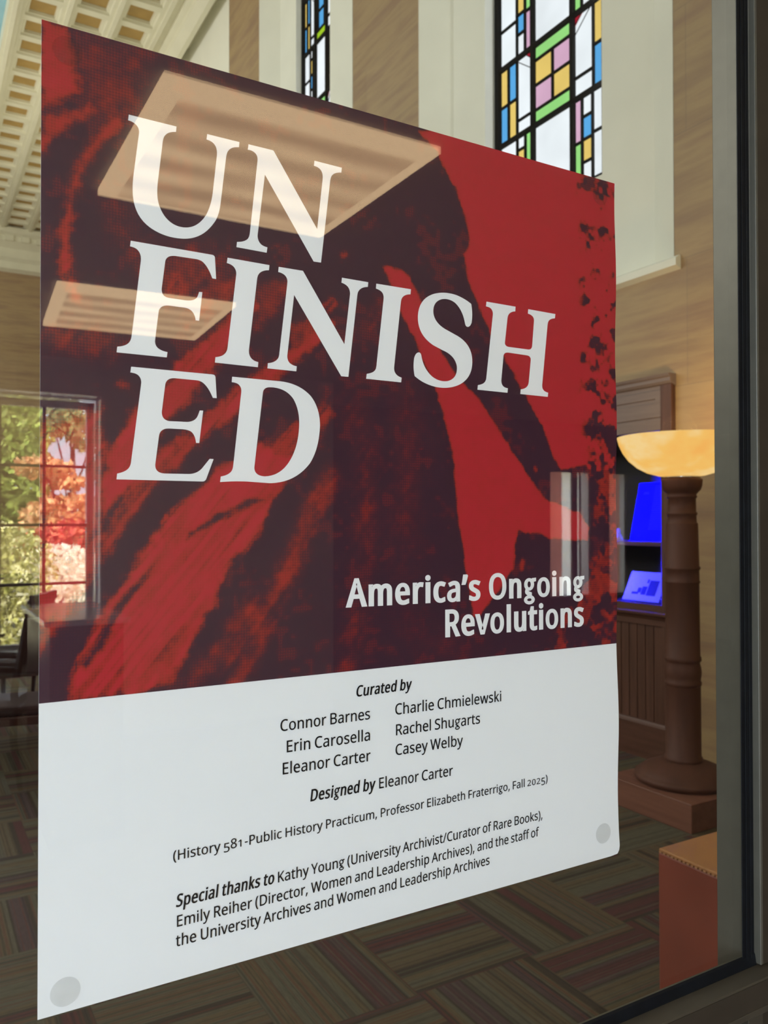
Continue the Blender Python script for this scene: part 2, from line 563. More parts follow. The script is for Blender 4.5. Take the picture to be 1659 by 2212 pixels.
def stained_window(idx, g0, g1, zb, zt, zmods, cols, scheme, label):
    root = empty('window_%d' % idx, label, 'window', (0, 0, 0))
    struct(root)
    P, B = MB(), MB()
    W = g1-g0

    def quad(s0, s1, z0, z1, c):
        # s runs from the far side (0) to the near side (1)
        P.poly([(XG+.012, g1-s0*W, z0), (XG+.012, g1-s1*W, z0), (XG+.012, g1-s1*W, z1), (XG+.012, g1-s0*W, z1)], c)

    def bar(s0, s1, z0, z1, t=.0075, d=.010):
        if abs(s0-s1) < 1e-6:
            B.box(XG-d, XG+.011, g1-s0*W-t, g1-s0*W+t, z0, z1)
        elif abs(z0-z1) < 1e-6:
            B.box(XG-d, XG+.011, g1-s1*W, g1-s0*W, z0-t, z0+t)
        else:
            a, b = Vector((XG, g1-s0*W, z0)), Vector((XG, g1-s1*W, z1))
            B.tube([a, b], t, 6)

    def column(s0, s1, z0, z1, cells):
        """cells from the top down: (height share, colour)"""
        tot = sum(c[0] for c in cells)
        z = z1
        for k, (h, c) in enumerate(cells):
            zz = z-(z1-z0)*h/tot
            quad(s0, s1, zz, z, c)
            if k < len(cells)-1:
                bar(s0, s1, zz, zz)
            z = zz

    def wedge(s0, s1, z0, z1, side):
        # a small red corner and a leaded diagonal beneath it
        h = (z1-z0)
        sr, sl_ = (s1, s0) if side == 'r' else (s0, s1)
        y = lambda s: g1-s*W
        mid = sr+(sl_-sr)*.55
        P.poly([(XG+.008, y(sr), z1), (XG+.008, y(mid), z1), (XG+.008, y(sr), z1-h*.15)], RD)
        bar(mid, sr, z1, z1-h*.15, .004)
        bar(sl_ if side == 'r' else mid+(sl_-mid)*.7, sr, z1-h*.03, z1-h*.27, .004)

    a, b = cols
    for k in range(len(zmods)-1):
        z0, z1 = zmods[k], zmods[k+1]
        if k % 2 == 0:
            # plain bay: white middle, small tesserae at the sides
            column(0, a*.52, z0, z1, [(1, WH), (1, WH)])
            column(a*.52, a*.76, z0, z1, [(.6, WH), (.9, scheme['y']), (.85, scheme['b']), (1, WH)])
            column(a*.76, a, z0, z1, [(.9, GR), (1, scheme['p'])] if k else [(1, GR), (1, scheme['p'])])
            bar(a*.52, a*.52, z0, z1); bar(a*.76, a*.76, z0, z1)
            column(a, b, z0, z1, [(1, WH)])
            r = 1-b
            column(b, b+r*.29, z0, z1, [(1.1, scheme['p']), (1, GR)])
            column(b+r*.29, b+r*.62, z0, z1, [(.9, WH), (.95, scheme['b']), (.95, scheme['y']), (.8, WH)])
            column(b+r*.62, 1, z0, z1, [(1, WH), (1.05, WH)])
            bar(b+r*.29, b+r*.29, z0, z1); bar(b+r*.62, b+r*.62, z0, z1)
        else:
            column(0, a*.26, z0, z1, [(1, scheme['y']), (1, scheme['b'])])
            column(a*.26, a*.52, z0, z1, [(1, scheme['b']), (1, scheme['y'])])
            column(a*.52, a, z0, z1, [(4, WH), (1, WH)])
            wedge(a*.52, a, z0, z1, 'r')
            bar(a*.26, a*.26, z0, z1); bar(a*.52, a*.52, z0, z1)
            h = z1-z0
            gs = .19*h
            quad(a, b, z1-gs, z1, GR); quad(a, b, z0, z0+gs, scheme['low'])
            m_ = (a+b)/2
            if scheme['centre'] == 'quarter':
                zm = (z0+z1)/2
                quad(a, m_, zm, z1-gs, YE_); quad(m_, b, zm, z1-gs, PK)
                quad(a, m_, z0+gs, zm, PK); quad(m_, b, z0+gs, zm, YE_)
                bar(a, b, zm, zm); bar(m_, m_, z0+gs, z1-gs)
            else:
                e = (b-a)*.22
                zm = (z0+z1)/2
                column(a, a+e, z0+gs, z1-gs, [(1, YE_), (1, PK)])
                column(a+e, b-e, z0+gs, z1-gs, [(1, BL), (1.2, BL)])
                column(b-e, b, z0+gs, z1-gs, [(1, PK), (1, YE_)])
                bar(a+e, a+e, z0+gs, z1-gs); bar(b-e, b-e, z0+gs, z1-gs)
            bar(a, b, z1-gs, z1-gs); bar(a, b, z0+gs, z0+gs)
            r = 1-b
            column(b, b+r*.65, z0, z1, [(3, WH), (1, WH)])
            wedge(b, b+r*.65, z0, z1, 'l')
            column(b+r*.65, 1, z0, z1, [(1, scheme['y']), (1, scheme['b'])])
            bar(b+r*.65, b+r*.65, z0, z1)
    # heavy bars between the bays
    for s in (a, b):
        bar(s, s, zmods[0], zmods[-1], .019, .02)
    for z in zmods[1:-1]:
        bar(0, 1, z, z, .017, .02)
    P.build('glass_panes', PANES, root, fix=False)
    B.build('leading', M_lead, root)
    F = MB()
    F.box(XG-.03, XG+.03, g1-.004, g1+.045, zb-.05, zt)
    F.box(XG-.03, XG+.03, g0-.02, g0+.006, zb-.05, zt)
    F.box(XG-.03, XG+.03, g0, g1, zb-.05, zb+.012)
    F.box(XG-.03, XG+.03, g0, g1, zt-.02, zt+.05)
    F.build('steel_frame', M_lead, root)
    return root


_za, _zm = 4.06, .655
stained_window(1, 3.637, 4.855, 4.035, 8.6, [_za+_zm*k for k in range(8)],
               ((4.855-4.427)/1.218, (4.855-3.969)/1.218),
               {'y': YE_, 'b': BL, 'p': PK, 'low': GR, 'centre': 'quarter'},
               'stained glass window nearest the floor lamp, with pink and yellow squares at its middle')
stained_window(2, 8.03, 8.887, 4.035, 8.6, [4.06, 4.55, 5.28, 6.02, 6.76, 7.50, 8.2, 8.58],
               (.395, .40+.36),
               {'y': YE_, 'b': BL, 'p': PK, 'low': LM, 'centre': 'blue'},
               'farther stained glass window, narrow sliver with blue middle and lime green strip')
struct(MB().box(XG+.05, XG+.1, 2.7, 23, 3.1, 9.9).build('wall_window_backing', M_cream))

# ------------------------------------------------------------------ glazed partition the poster hangs on
part = empty('window_3', 'dark bronze framed glass panel with the red and white poster on it', 'window')
struct(part)
GL, GR_ = -1.2, .9105
gp = MB(); gp.box(GL, GR_+.008, -.008, -.002, .938, 2.56)
gp.build('glass_pane', M_glass, part)
ga = MB()
ga.box(.898, .9200, -.0095, -.0081, .944, 2.56)
ga.box(.9045, .9085, -.0105, -.0095, .944, 2.56)
ga.box(.9130, .9150, -.0102, -.0095, .944, 2.56)
ga.prism([(-.0115, .9455), (-.0098, .9560), (-.0081, .9586), (-.0081, .9435), (-.0115, .9435)], 0, GL, .9216)
ga.build('gasket', M_rubber, part, bevel=.001)
mi = MB()
mi.box(.911, .9255, .0, .038, .90, 2.6)
mi.build('inner_jamb', M_bronze, part, bevel=.0012)
mo = MB()
mo.prism([(.9218, -.0081), (.9218, -.0168), (.9224, -.0175), (.926, -.0175), (.926, -.0081)], 2, .9462, 2.64)
mo.build('jamb_stop', M_stop, part)
md = MB()
md.box(.926, 1.06, -.0172, -.0005, .9462, 2.64)
md.box(.926, 1.06, -.0005, .036, .02, 2.64)
md.build('jamb_face', M_bronze_dark, part)
ri = MB()
ri.prism([(-.002, .951), (.002, .952), (.038, .922), (.06, .90), (.06, .84), (-.002, .84)], 0, GL, .911)
ri.build('inner_rail', M_bronze, part)
ro = MB()
ro.prism([(-.0085, .9442), (-.0085, .915), (-.0325, .915), (-.0325, .9395), (-.0315, .9410), (-.0290, .9413), (-.0200, .9425)], 0, GL, 1.06)
ro.build('rail_ledge', M_ledge, part)
rf = MB()
rf.prism([(-.0332, .9385), (-.0332, .9085), (-.0225, .9085), (-.0225, .9385)], 0, GL, 1.06)
rf.build('rail_face', M_bronze_dark, part)
rl = MB()
rl.prism([(-.0337, .9080), (-.0337, .9005), (-.026, .894), (-.008, .894), (-.008, .9080)], 0, GL, 1.06)
rl.box(.862, .880, -.016, -.006, .02, .9)
rl.box(.898, .926, -.0172, -.006, .02, .9)
rl.build('lower_frame', M_ledge, part, bevel=.001)
lp = MB(); lp.box(GL, .94, -.006, .0, .05, .9); lp.build('lower_panel', M_bronze_dark, part)
fr = MB(); fr.box(GL-.1, 1.06, -.03, .1, 2.55, 2.64); fr.box(GL-.1, GL, -.03, .1, 0, 2.6); fr.box(GL-.1, 1.06, -.03, .1, 0, .06)
fr.build('head_and_jamb', M_bronze, part)

# ------------------------------------------------------------------ poster
PX0, PX1, PZT, PZS, PZB = .0850, .6949, 1.8862, 1.3625, 1.1240
po = empty('poster', 'large red and white exhibition poster reading UNFINISHED fixed behind the glass', 'poster', (0, 0, 0))


def wav(x, z):
    """the sheet is slightly wavy along its right edge"""
    t = max(0, (x-(PX1-.03))/.03)
    return -.0011*t*t*(1+math.sin(z*38))


def poly_prism(name, pts, y0, y1, mat, parent):
    m = MB()
    n = len(pts)
    m.v += [(x, y0, z) for x, z in pts]+[(x, y1, z) for x, z in pts]
    m.face(range(n)); m.face(list(range(2*n-1, n-1, -1)))
    for i in range(n):
        j = (i+1) % n
        m.face((i, j, n+j, n+i))
    return m.build(name, mat, parent)


sheet = [(PX0, PZT), (PX1, PZT)]
for k in range(1, 60):
    z = PZT-(PZT-PZB-.012)*k/60
    sheet.append((PX1+wav(PX1, z)+.0012*min(1, max(0, (1.36-z)/.1)), z))
sheet += [(PX1+.0016, PZB+.010), (PX1+.0008, PZB+.005), (PX1-.002, PZB+.0012), (PX1-.012, PZB+.0004), (PX0, PZB)]
poly_prism('paper_sheet', sheet, .0002, .0006, M_paper, po)

# the printed picture: an enlarged halftone of drapery, described as inked shapes on the sheet
NXI, NZI = 500, 430
gx = np.linspace(PX0, PX1-.0004, NXI)
gz = np.linspace(PZS, PZT, NZI)
XX, ZZ = np.meshgrid(gx, gz)
rng = np.random.default_rng(5)


def vnoise(cell, sx=1.0, ang=0.0):
    ca, sa = math.cos(ang), math.sin(ang)
    A = ((XX-PX0)*ca+(ZZ-PZS)*sa)/(cell*sx)+40
    B = (-(XX-PX0)*sa+(ZZ-PZS)*ca)/cell+40
    T = rng.random((512, 512))
    i, j = np.floor(A).astype(int), np.floor(B).astype(int)
    a, b = A-i, B-j
    a, b = a*a*(3-2*a), b*b*(3-2*b)
    g = lambda p, q: T[p % 512, q % 512]
    return (g(i, j)*(1-a)+g(i+1, j)*a)*(1-b)+(g(i, j+1)*(1-a)+g(i+1, j+1)*a)*b


def sdist(poly):
    """signed distance, positive inside"""
    n = len(poly)
    d = np.full(XX.shape, 1e9)
    ins = np.zeros(XX.shape, bool)
    for k in range(n):
        ax, az = poly[k]; bx, bz = poly[(k+1) % n]
        ex, ez = bx-ax, bz-az
        t = np.clip(((XX-ax)*ex+(ZZ-az)*ez)/(ex*ex+ez*ez+1e-12), 0, 1)
        d = np.minimum(d, np.hypot(XX-ax-t*ex, ZZ-az-t*ez))
        c = (az > ZZ) != (bz > ZZ)
        ins ^= c & (XX < (bx-ax)*(ZZ-az)/((bz-az) if abs(bz-az) > 1e-12 else 1e-12)+ax)
    return np.where(ins, d, -d)


def sline(pts, hw):
    d = np.full(XX.shape, 1e9)
    for (ax, az), (bx, bz) in zip(pts, pts[1:]):
        ex, ez = bx-ax, bz-az
        t = np.clip(((XX-ax)*ex+(ZZ-az)*ez)/(ex*ex+ez*ez+1e-12), 0, 1)
        d = np.minimum(d, np.hypot(XX-ax-t*ex, ZZ-az-t*ez))
    return hw-d


def pp(pts):
    r = []
    for u, v in pts:
        q = on(1, u, v, 0.0)
        r.append((q.x, q.z))
    return r


wob = (vnoise(.014)-.5)*.0035+(vnoise(.006)-.5)*.003+(vnoise(.003)-.5)*.0025
MM = 1/2600.0                                  # one photo pixel on the sheet, about


def cov(sd, soft):
    t = np.clip((sd+wob*min(1.3, soft/7))/(soft*1.7*MM)*.5+.5, 0, 1)
    return t*t*(3-2*t)


ink = np.zeros(XX.shape)
ADD = [
 (.98, 4, [(905,283),(945,330),(962,362),(985,405),(1000,455),(1014,510),(1015,530),(1000,548),(1008,590),(1025,640),(1060,715),(1100,790),(1137,860),(1172,921),(1196,987),(1213,1015),(1266,1003),(1278,1020),(1345,1015),(1345,380),(1000,290)]),
 (.97, 4, [(827,578),(839,572),(870,585),(887,598),(911,642),(930,700),(955,760),(986,813),(1032,860),(1073,921),(1114,983),(1164,1057),(1188,1081),(1254,1106),(1274,1139),(1270,1167),(1188,1165),(1172,1155),(1140,1150),(1123,1147),(1112,1188),(1110,1229),(1057,1303),(1041,1331),(1024,1331),(1004,1229),(991,1106),(979,983),(959,901),(946,860),(939,836),(911,769),(895,729),(867,677),(839,606)]),
 (.85, 9, [(80,30),(148,58),(158,110),(165,160),(180,195),(140,215),(88,235)]),
 (.70, 9, [(88,250),(130,240),(190,222),(208,238),(195,260),(150,275),(110,300),(86,330)]),
 (.36, 22, [(150,60),(330,110),(320,200),(290,270),(230,300),(200,240),(160,160)]),
 (.42, 22, [(225,400),(260,430),(300,520),(360,540),(420,530),(500,560),(520,640),(480,680),(420,720),(330,640),(280,580),(240,500)]),
 (.34, 20, [(82,700),(200,690),(290,740),(240,775),(120,760)]),
 (.62, 9, [(360,575),(402,575),(395,640),(380,652),(355,630)]),
 (.88, 8, [(545,640),(500,678),(451,728),(409,763),(381,785),(362,830),(315,865),(285,890),(262,930),(240,980),(225,1040),(220,1125),(262,1080),(300,1030),(335,975),(352,925),(372,905),(405,868),(440,822),(480,775),(510,730),(560,660)]),
 (.80, 9, [(700,690),(640,740),(590,780),(540,815),(500,843),(442,893),(420,930),(340,979),(310,1010),(270,1060),(225,1140),(222,1215),(250,1165),(280,1120),(330,1045),(378,1015),(436,952),(500,913),(560,850),(620,800),(690,740),(720,700)]),
 (.72, 9, [(700,870),(645,915),(600,950),(570,985),(552,1015),(575,1027),(610,1010),(640,975),(690,930),(720,890)]),
 (.70, 6, [(585,945),(560,965),(553,985),(575,970)]),
 (.98, 8, [(650,985),(587,1084),(558,1156),(503,1211),(465,1295),(436,1350),(398,1422),(381,1464),(313,1500),(149,1515),(161,1456),(187,1392),(237,1304),(279,1236),(313,1186),(372,1110),(461,1025),(560,960)]),
 (.75, 7, [(380,1000),(364,1013),(330,1060),(300,1097),(265,1140),(228,1186),(212,1225),(222,1160),(262,1090),(300,1040),(340,1000)]),
 (.80, 14, [(78,925),(150,900),(215,870),(224,960),(216,1040),(224,1120),(216,1215),(170,1290),(132,1350),(78,1350)]),
 (.72, 8, [(80,1345),(132,1345),(110,1385),(82,1430)]),
 (.45, 14, [(560,620),(640,600),(600,680),(550,720),(545,700)]),
 (.52, 9, [(625,700),(670,695),(690,720),(640,770),(620,790)]),
 (.70, 6, [(655,700),(720,640),(730,655),(660,735)]),
 (.40, 22, [(180,1500),(400,1450),(480,1380),(520,1290),(600,1290),(520,1440),(430,1480)]),
]
for k, soft, pts in ADD:
    ink = np.maximum(ink, k*cov(sdist(pp(pts)), soft))
STROKE = [
 (.78, 9, 12, [(250,268),(215,300),(180,345),(160,400),(150,450),(142,510),(140,560),(152,610),(165,640)]),
 (.55, 18, 22, [(712,1030),(665,1130),(630,1211),(600,1280),(566,1340),(545,1400),(510,1475)]),
 (.34, 26, 24, [(760,880),(790,960),(795,1060),(790,1160),(785,1260),(770,1350),(745,1440)]),
 (.22, 36, 40, [(880,880),(885,1000),(875,1120),(870,1220)]),
 (.24, 30, 26, [(880,1330),(930,1390),(1010,1420)]),
 (.42, 12, 10, [(705,840),(700,900),(692,960)]),
 (.30, 26, 16, [(1230,1350),(1300,1360)]),
 (.35, 18, 18, [(720,760),(810,700),(830,650)]),
 (.75, 5, 7, [(741,550),(744,550)]), (.75, 8, 10, [(258,830),(263,832)]), (.7, 5, 5, [(1158,1012),(1160,1014)]),
 (.6, 6, 8, [(1128,1215),(1128,1228)]), (.5, 5, 5, [(910,970),(912,970)]), (.45, 6, 6, [(590,532),(600,530)]),
]
for k, soft, hw, pts in STROKE:
    ink = np.maximum(ink, k*cov(sline(pp(pts), hw*MM), soft))
CUT = [
 (.85, 5, [(570,1080),(500,1110),(440,1140),(405,1165),(410,1150),(470,1115),(540,1075)]),
 (.85, 5, [(322,1245),(290,1285),(255,1330),(220,1400),(185,1445),(180,1435),(215,1380),(250,1310),(290,1260)]),
 (.55, 6, [(330,1040),(280,1100),(240,1150),(236,1140),(280,1080),(325,1030)]),
]
for k, soft, pts in CUT:
    ink *= 1-k*cov(sdist(pp(pts)), soft)
# the leafy dark band down the right edge
nb = .5*vnoise(.016)+.3*vnoise(.007)+.2*vnoise(.0035)
band = cov(sdist(pp([(1250,375),(1345,385),(1345,1410),(1180,1410),(1285,1190),(1270,1010),(1258,860),(1252,600)])), 10)
low = np.clip((1.83-ZZ)/.30, 0, 1)
thr = .70-.26*low
leaf = np.clip((nb+.10*(vnoise(.006, 3, math.radians(-50))-.5)-(.58-.20*low))/.16, 0, 1)
ink *= 1-band*leaf*.92
ink = np.maximum(ink, band*(1-leaf)*np.where(low > .55, .55, .0))
# grain: mottling of the enlarged photograph, streaky along the folds at lower left
fold = np.clip(((PX0+.36)-XX)/.10, 0, 1)*np.clip((1.76-ZZ)/.06, 0, 1)
streak = vnoise(.0045, 9, math.radians(52))-.5
ink += fold*streak*.34*np.clip(ink*3+.15, 0, 1)
fine_streak = vnoise(.0030, 14, math.radians(50))
ink -= fold*np.clip(fine_streak-.52, 0, 1)*.75*(ink > .55)
mott = (vnoise(.010)-.5)*.30+(vnoise(.0042)-.5)*.26
ink += mott*np.clip(.22+ink*(1-ink)*2.4, 0, 1)
blot = np.clip((.55*vnoise(.022)+.45*vnoise(.006)-.60)/.12, 0, 1)
ink = np.maximum(ink, blot*.26*(ink < .3))
ink = np.clip(ink, 0, 1)

me = bpy.data.meshes.new('printed_picture')
WV = np.array([PX1+wav(PX1, z)-.0002 for z in gz])[:, None]
XP = PX0+(XX-PX0)*(WV-PX0)/(PX1-.0004-PX0)
vs = np.stack([XP.ravel(), np.full(XX.size, -.0001), ZZ.ravel()], 1)
idx = np.arange(XX.size).reshape(XX.shape)
qs = np.stack([idx[:-1, :-1].ravel(), idx[:-1, 1:].ravel(), idx[1:, 1:].ravel(), idx[1:, :-1].ravel()], 1)
me.from_pydata(vs.tolist(), [], qs.tolist())
at = me.attributes.new('ink', 'FLOAT', 'POINT')
at.data.foreach_set('value', ink.ravel().astype(np.float32))
m, nt, p, out = new_mat('red_halftone_print')
n = N(nt)
a_ = n.add('ShaderNodeAttribute', attribute_name='ink')
fac = a_.outputs['Fac']
t_ = n.add('ShaderNodeTexCoord'); mp_ = n.add('ShaderNodeMapping')
mp_.inputs['Rotation'].default_value = (0, math.radians(45), 0)
n.link(t_.outputs['Object'], mp_.inputs[0])
sp = n.add('ShaderNodeSeparateXYZ'); n.link(mp_.outputs[0], sp.inputs[0])
kf = 2*math.pi/.0034
dots = n.math('MULTIPLY', n.math('SINE', n.math('MULTIPLY', sp.outputs[0], kf)), n.math('SINE', n.math('MULTIPLY', sp.outputs[2], kf)))
mid = n.math('MULTIPLY', n.math('ADD', fac, .12), n.math('SUBTRACT', 1.08, fac))
fac2 = n.math('MULTIPLY_ADD', n.math('MULTIPLY', dots, n.math('ADD', mid, .20)), .22, fac)
fac3 = n.math('MULTIPLY_ADD', n.math('SUBTRACT', n.noise(n.coord(), 900, 2), .5), .22, fac2)
col = n.ramp(fac3, [(0, (.040, .0145, .029)), (.22, (.066, .0145, .027)), (.45, (.175, .017, .018)), (.66, (.290, .023, .016)), (1, (.405, .020, .030))])
n.link(col, p.inputs['Base Color'])
p.inputs['Roughness'].default_value = .5
p.inputs['Specular IOR Level'].default_value = .25
me.materials.append(m)
o = bpy.data.objects.new('printed_picture', me); COL.objects.link(o); o.parent = po
o['label'] = 'dark and red halftone picture of draped cloth'


# ---- lettering
def flat(name, loops_list, y, mat, parent):
    """fills groups of closed loops (each group: outlines with their holes) given as (x, z)"""
    V, F = [], []
    for gi, loops in enumerate(loops_list):
        b = len(V)
        yy = y-(gi % 5)*1.6e-5                 # overlapping pieces of one glyph never share a plane
        vecs = [[Vector((x, z, 0)) for x, z in lp_] for lp_ in loops]
        for tri in tessellate_polygon(vecs):
            F.append(tuple(b+i for i in tri))
        for lp_ in loops:
            V += [(x, yy, z) for x, z in lp_]
    me = bpy.data.meshes.new(name)
    me.from_pydata(V, [], F)
    bm = bmesh.new(); bm.from_mesh(me)
    for f in bm.faces:
        f.normal_update()
        if f.normal.y > 0:
            f.normal_flip()
    bm.to_mesh(me); bm.free()
    me.materials.append(mat)
    o = bpy.data.objects.new(name, me); COL.objects.link(o); o.parent = parent
    return o


def path(s, ox, oy, k):
    """SVG-like path in the pixels of an enlarged crop -> loops on the sheet"""
    loops, cur, tok, i = [], [], s.split(), 0
    cmd = 'M'
    while i < len(tok):
        if tok[i] in 'MLQ':
            cmd = tok[i]; i += 1
            if cmd == 'M' and cur:
                loops.append(cur); cur = []
            continue
        if cmd == 'Q':
            cx, cy, x, y = map(float, tok[i:i+4]); i += 4
            px_, py_ = cur[-1]
            for q in range(1, 11):
                t = q/10
                cur.append(((1-t)**2*px_+2*t*(1-t)*cx+t*t*x, (1-t)**2*py_+2*t*(1-t)*cy+t*t*y))
        else:
            cur.append((float(tok[i]), float(tok[i+1]))); i += 2
    loops.append(cur)
    return [pp([(ox+x/k, oy+y/k) for x, y in lp_]) for lp_ in loops]


TITLE = [
 ('U', 240, 220, 5.53, 'M 210 155 L 780 297 774 362 Q 655 355 625 435 612 480 608 540 L 560 930 Q 545 1060 552 1130 562 1260 640 1370 740 1500 890 1503 1030 1505 1125 1365 1190 1260 1212 1090 L 1262 640 Q 1275 490 1138 452 L 1146 387 1532 483 1525 545 Q 1420 535 1387 605 1375 635 1370 680 L 1308 1200 Q 1290 1370 1225 1450 1090 1640 870 1637 640 1630 460 1500 245 1340 256 1020 258 930 272 830 L 330 390 Q 342 325 300 280 265 240 202 222'),
 ('N', 480, 280, 5.53, 'M 312 177 L 610 250 1132 1190 1198 590 Q 1205 500 1150 460 1120 440 1093 435 L 1100 373 1427 457 1421 515 Q 1320 510 1298 570 1290 590 1285 640 L 1178 1590 1090 1577 508 540 420 1270 Q 425 1350 480 1385 505 1400 538 1408 L 529 1472 168 1405 175 1343 Q 260 1345 300 1310 325 1285 330 1220 L 420 370 Q 425 300 370 265 345 248 303 242'),
 ('F', 240, 500, 5.925, 'M 250 120 L 1285 299 Q 1325 305 1328 345 L 1342 610 1293 602 Q 1240 450 1170 390 1130 358 1050 350 L 820 315 Q 710 305 692 380 L 645 740 Q 645 830 730 850 L 960 884 Q 1085 895 1110 820 L 1125 775 1166 778 1125 1145 1080 1138 Q 1065 1010 960 980 L 740 950 Q 630 940 608 1020 L 560 1400 Q 560 1480 630 1515 665 1535 720 1545 L 711 1613 68 1548 78 1475 Q 190 1470 230 1420 255 1390 262 1330 L 380 370 Q 385 280 330 230 300 205 241 192'),
 ('I', 450, 540, 7.213, 'M 298 122 L 950 238 942 318 Q 830 315 785 375 765 400 758 450 L 630 1560 Q 625 1660 690 1710 720 1735 777 1748 L 769 1828 100 1755 108 1670 Q 220 1665 265 1605 295 1570 300 1500 L 432 390 Q 440 310 385 255 345 220 285 205'),
 ('N', 580, 560, 6.9125, 'M 150 115 L 512 175 1130 1270 1215 520 Q 1215 440 1165 395 1130 365 1086 352 L 1094 277 1487 345 1480 415 Q 1370 415 1335 490 1325 515 1322 550 L 1190 1757 1083 1748 380 535 278 1440 Q 275 1530 340 1570 370 1590 420 1600 L 412 1675 -19 1630 -12 1553 Q 100 1545 140 1480 158 1450 160 1400 L 280 350 Q 285 280 235 235 200 205 142 192'),
 ('I', 780, 600, 6.381, 'M 207 82 L 685 160 678 230 Q 595 230 565 275 550 295 545 345 L 452 1240 Q 450 1310 500 1350 530 1370 557 1378 L 549 1443 67 1393 75 1325 Q 160 1315 190 1275 208 1250 212 1180 L 308 290 Q 312 225 275 190 245 165 201 150'),
 ('S', 780, 600, 6.381, 'M 1515 362 Q 1540 500 1520 620 1500 680 1465 678 1435 675 1428 625 1395 440 1290 345 1210 285 1120 295 990 320 992 470 1000 610 1150 705 L 1330 805 Q 1535 930 1530 1170 1525 1380 1360 1470 1220 1540 1040 1508 860 1470 735 1355 710 1240 728 1110 750 1025 800 1030 825 1040 830 1085 860 1260 980 1365 1080 1440 1190 1425 1330 1390 1317 1220 1290 1070 1120 1000 L 990 930 Q 770 780 780 530 790 300 980 230 1130 180 1310 240 1430 290 1515 362'),
 ('H', 1020, 640, 8.295, 'M 252 97 L 773 188 768 272 Q 690 275 655 320 632 350 628 400 L 582 830 Q 580 895 650 908 L 1000 955 Q 1062 960 1070 890 L 1103 440 Q 1105 380 1060 345 1030 322 993 312 L 1000 232 1486 320 1478 397 Q 1390 400 1362 450 1350 475 1345 530 L 1250 1590 Q 1245 1670 1300 1705 1325 1720 1358 1728 L 1350 1803 857 1752 865 1668 Q 950 1660 985 1610 1005 1580 1010 1530 L 1045 1140 Q 1045 1075 980 1060 L 640 1010 Q 565 1005 557 1070 L 518 1500 Q 515 1580 560 1620 585 1640 636 1650 L 628 1730 90 1675 98 1592 Q 200 1580 230 1525 248 1495 252 1430 L 366 330 Q 370 260 325 215 300 195 242 182'),
 ('E', 240, 780, 6.381, 'M 275 78 L 1395 185 Q 1435 190 1437 230 L 1454 512 1400 508 Q 1340 360 1265 300 1220 265 1140 262 L 880 237 Q 765 230 745 320 L 697 700 Q 695 810 800 828 L 1050 840 Q 1160 835 1195 750 L 1220 682 1267 684 1213 1130 1168 1128 Q 1160 1030 1110 980 1075 950 990 940 L 800 930 Q 670 925 657 1040 L 606 1430 Q 605 1540 730 1550 L 1070 1557 Q 1180 1555 1250 1480 L 1357 1347 1411 1352 1315 1610 Q 1300 1660 1255 1660 L 73 1630 82 1550 Q 200 1530 245 1470 270 1435 275 1380 L 413 310 Q 420 235 365 190 330 165 263 158'),
 ('D', 460, 800, 6.636, 'M 273 92 L 900 152 Q 1220 170 1400 370 1530 540 1532 790 1520 1120 1390 1330 1180 1610 820 1618 L 500 1595 Q 300 1585 100 1602 L 110 1522 Q 215 1505 260 1450 282 1420 288 1370 L 404 310 Q 410 235 355 195 320 175 266 170 M 715 310 Q 730 240 820 243 1040 250 1150 410 1235 560 1234 760 1230 1060 1115 1270 980 1515 740 1520 600 1515 590 1400'),
]
for ch, ox, oy, k, s in TITLE:
    flat('title_letter', [path(s, ox, oy, k)], -.0004, M_white_ink, po)

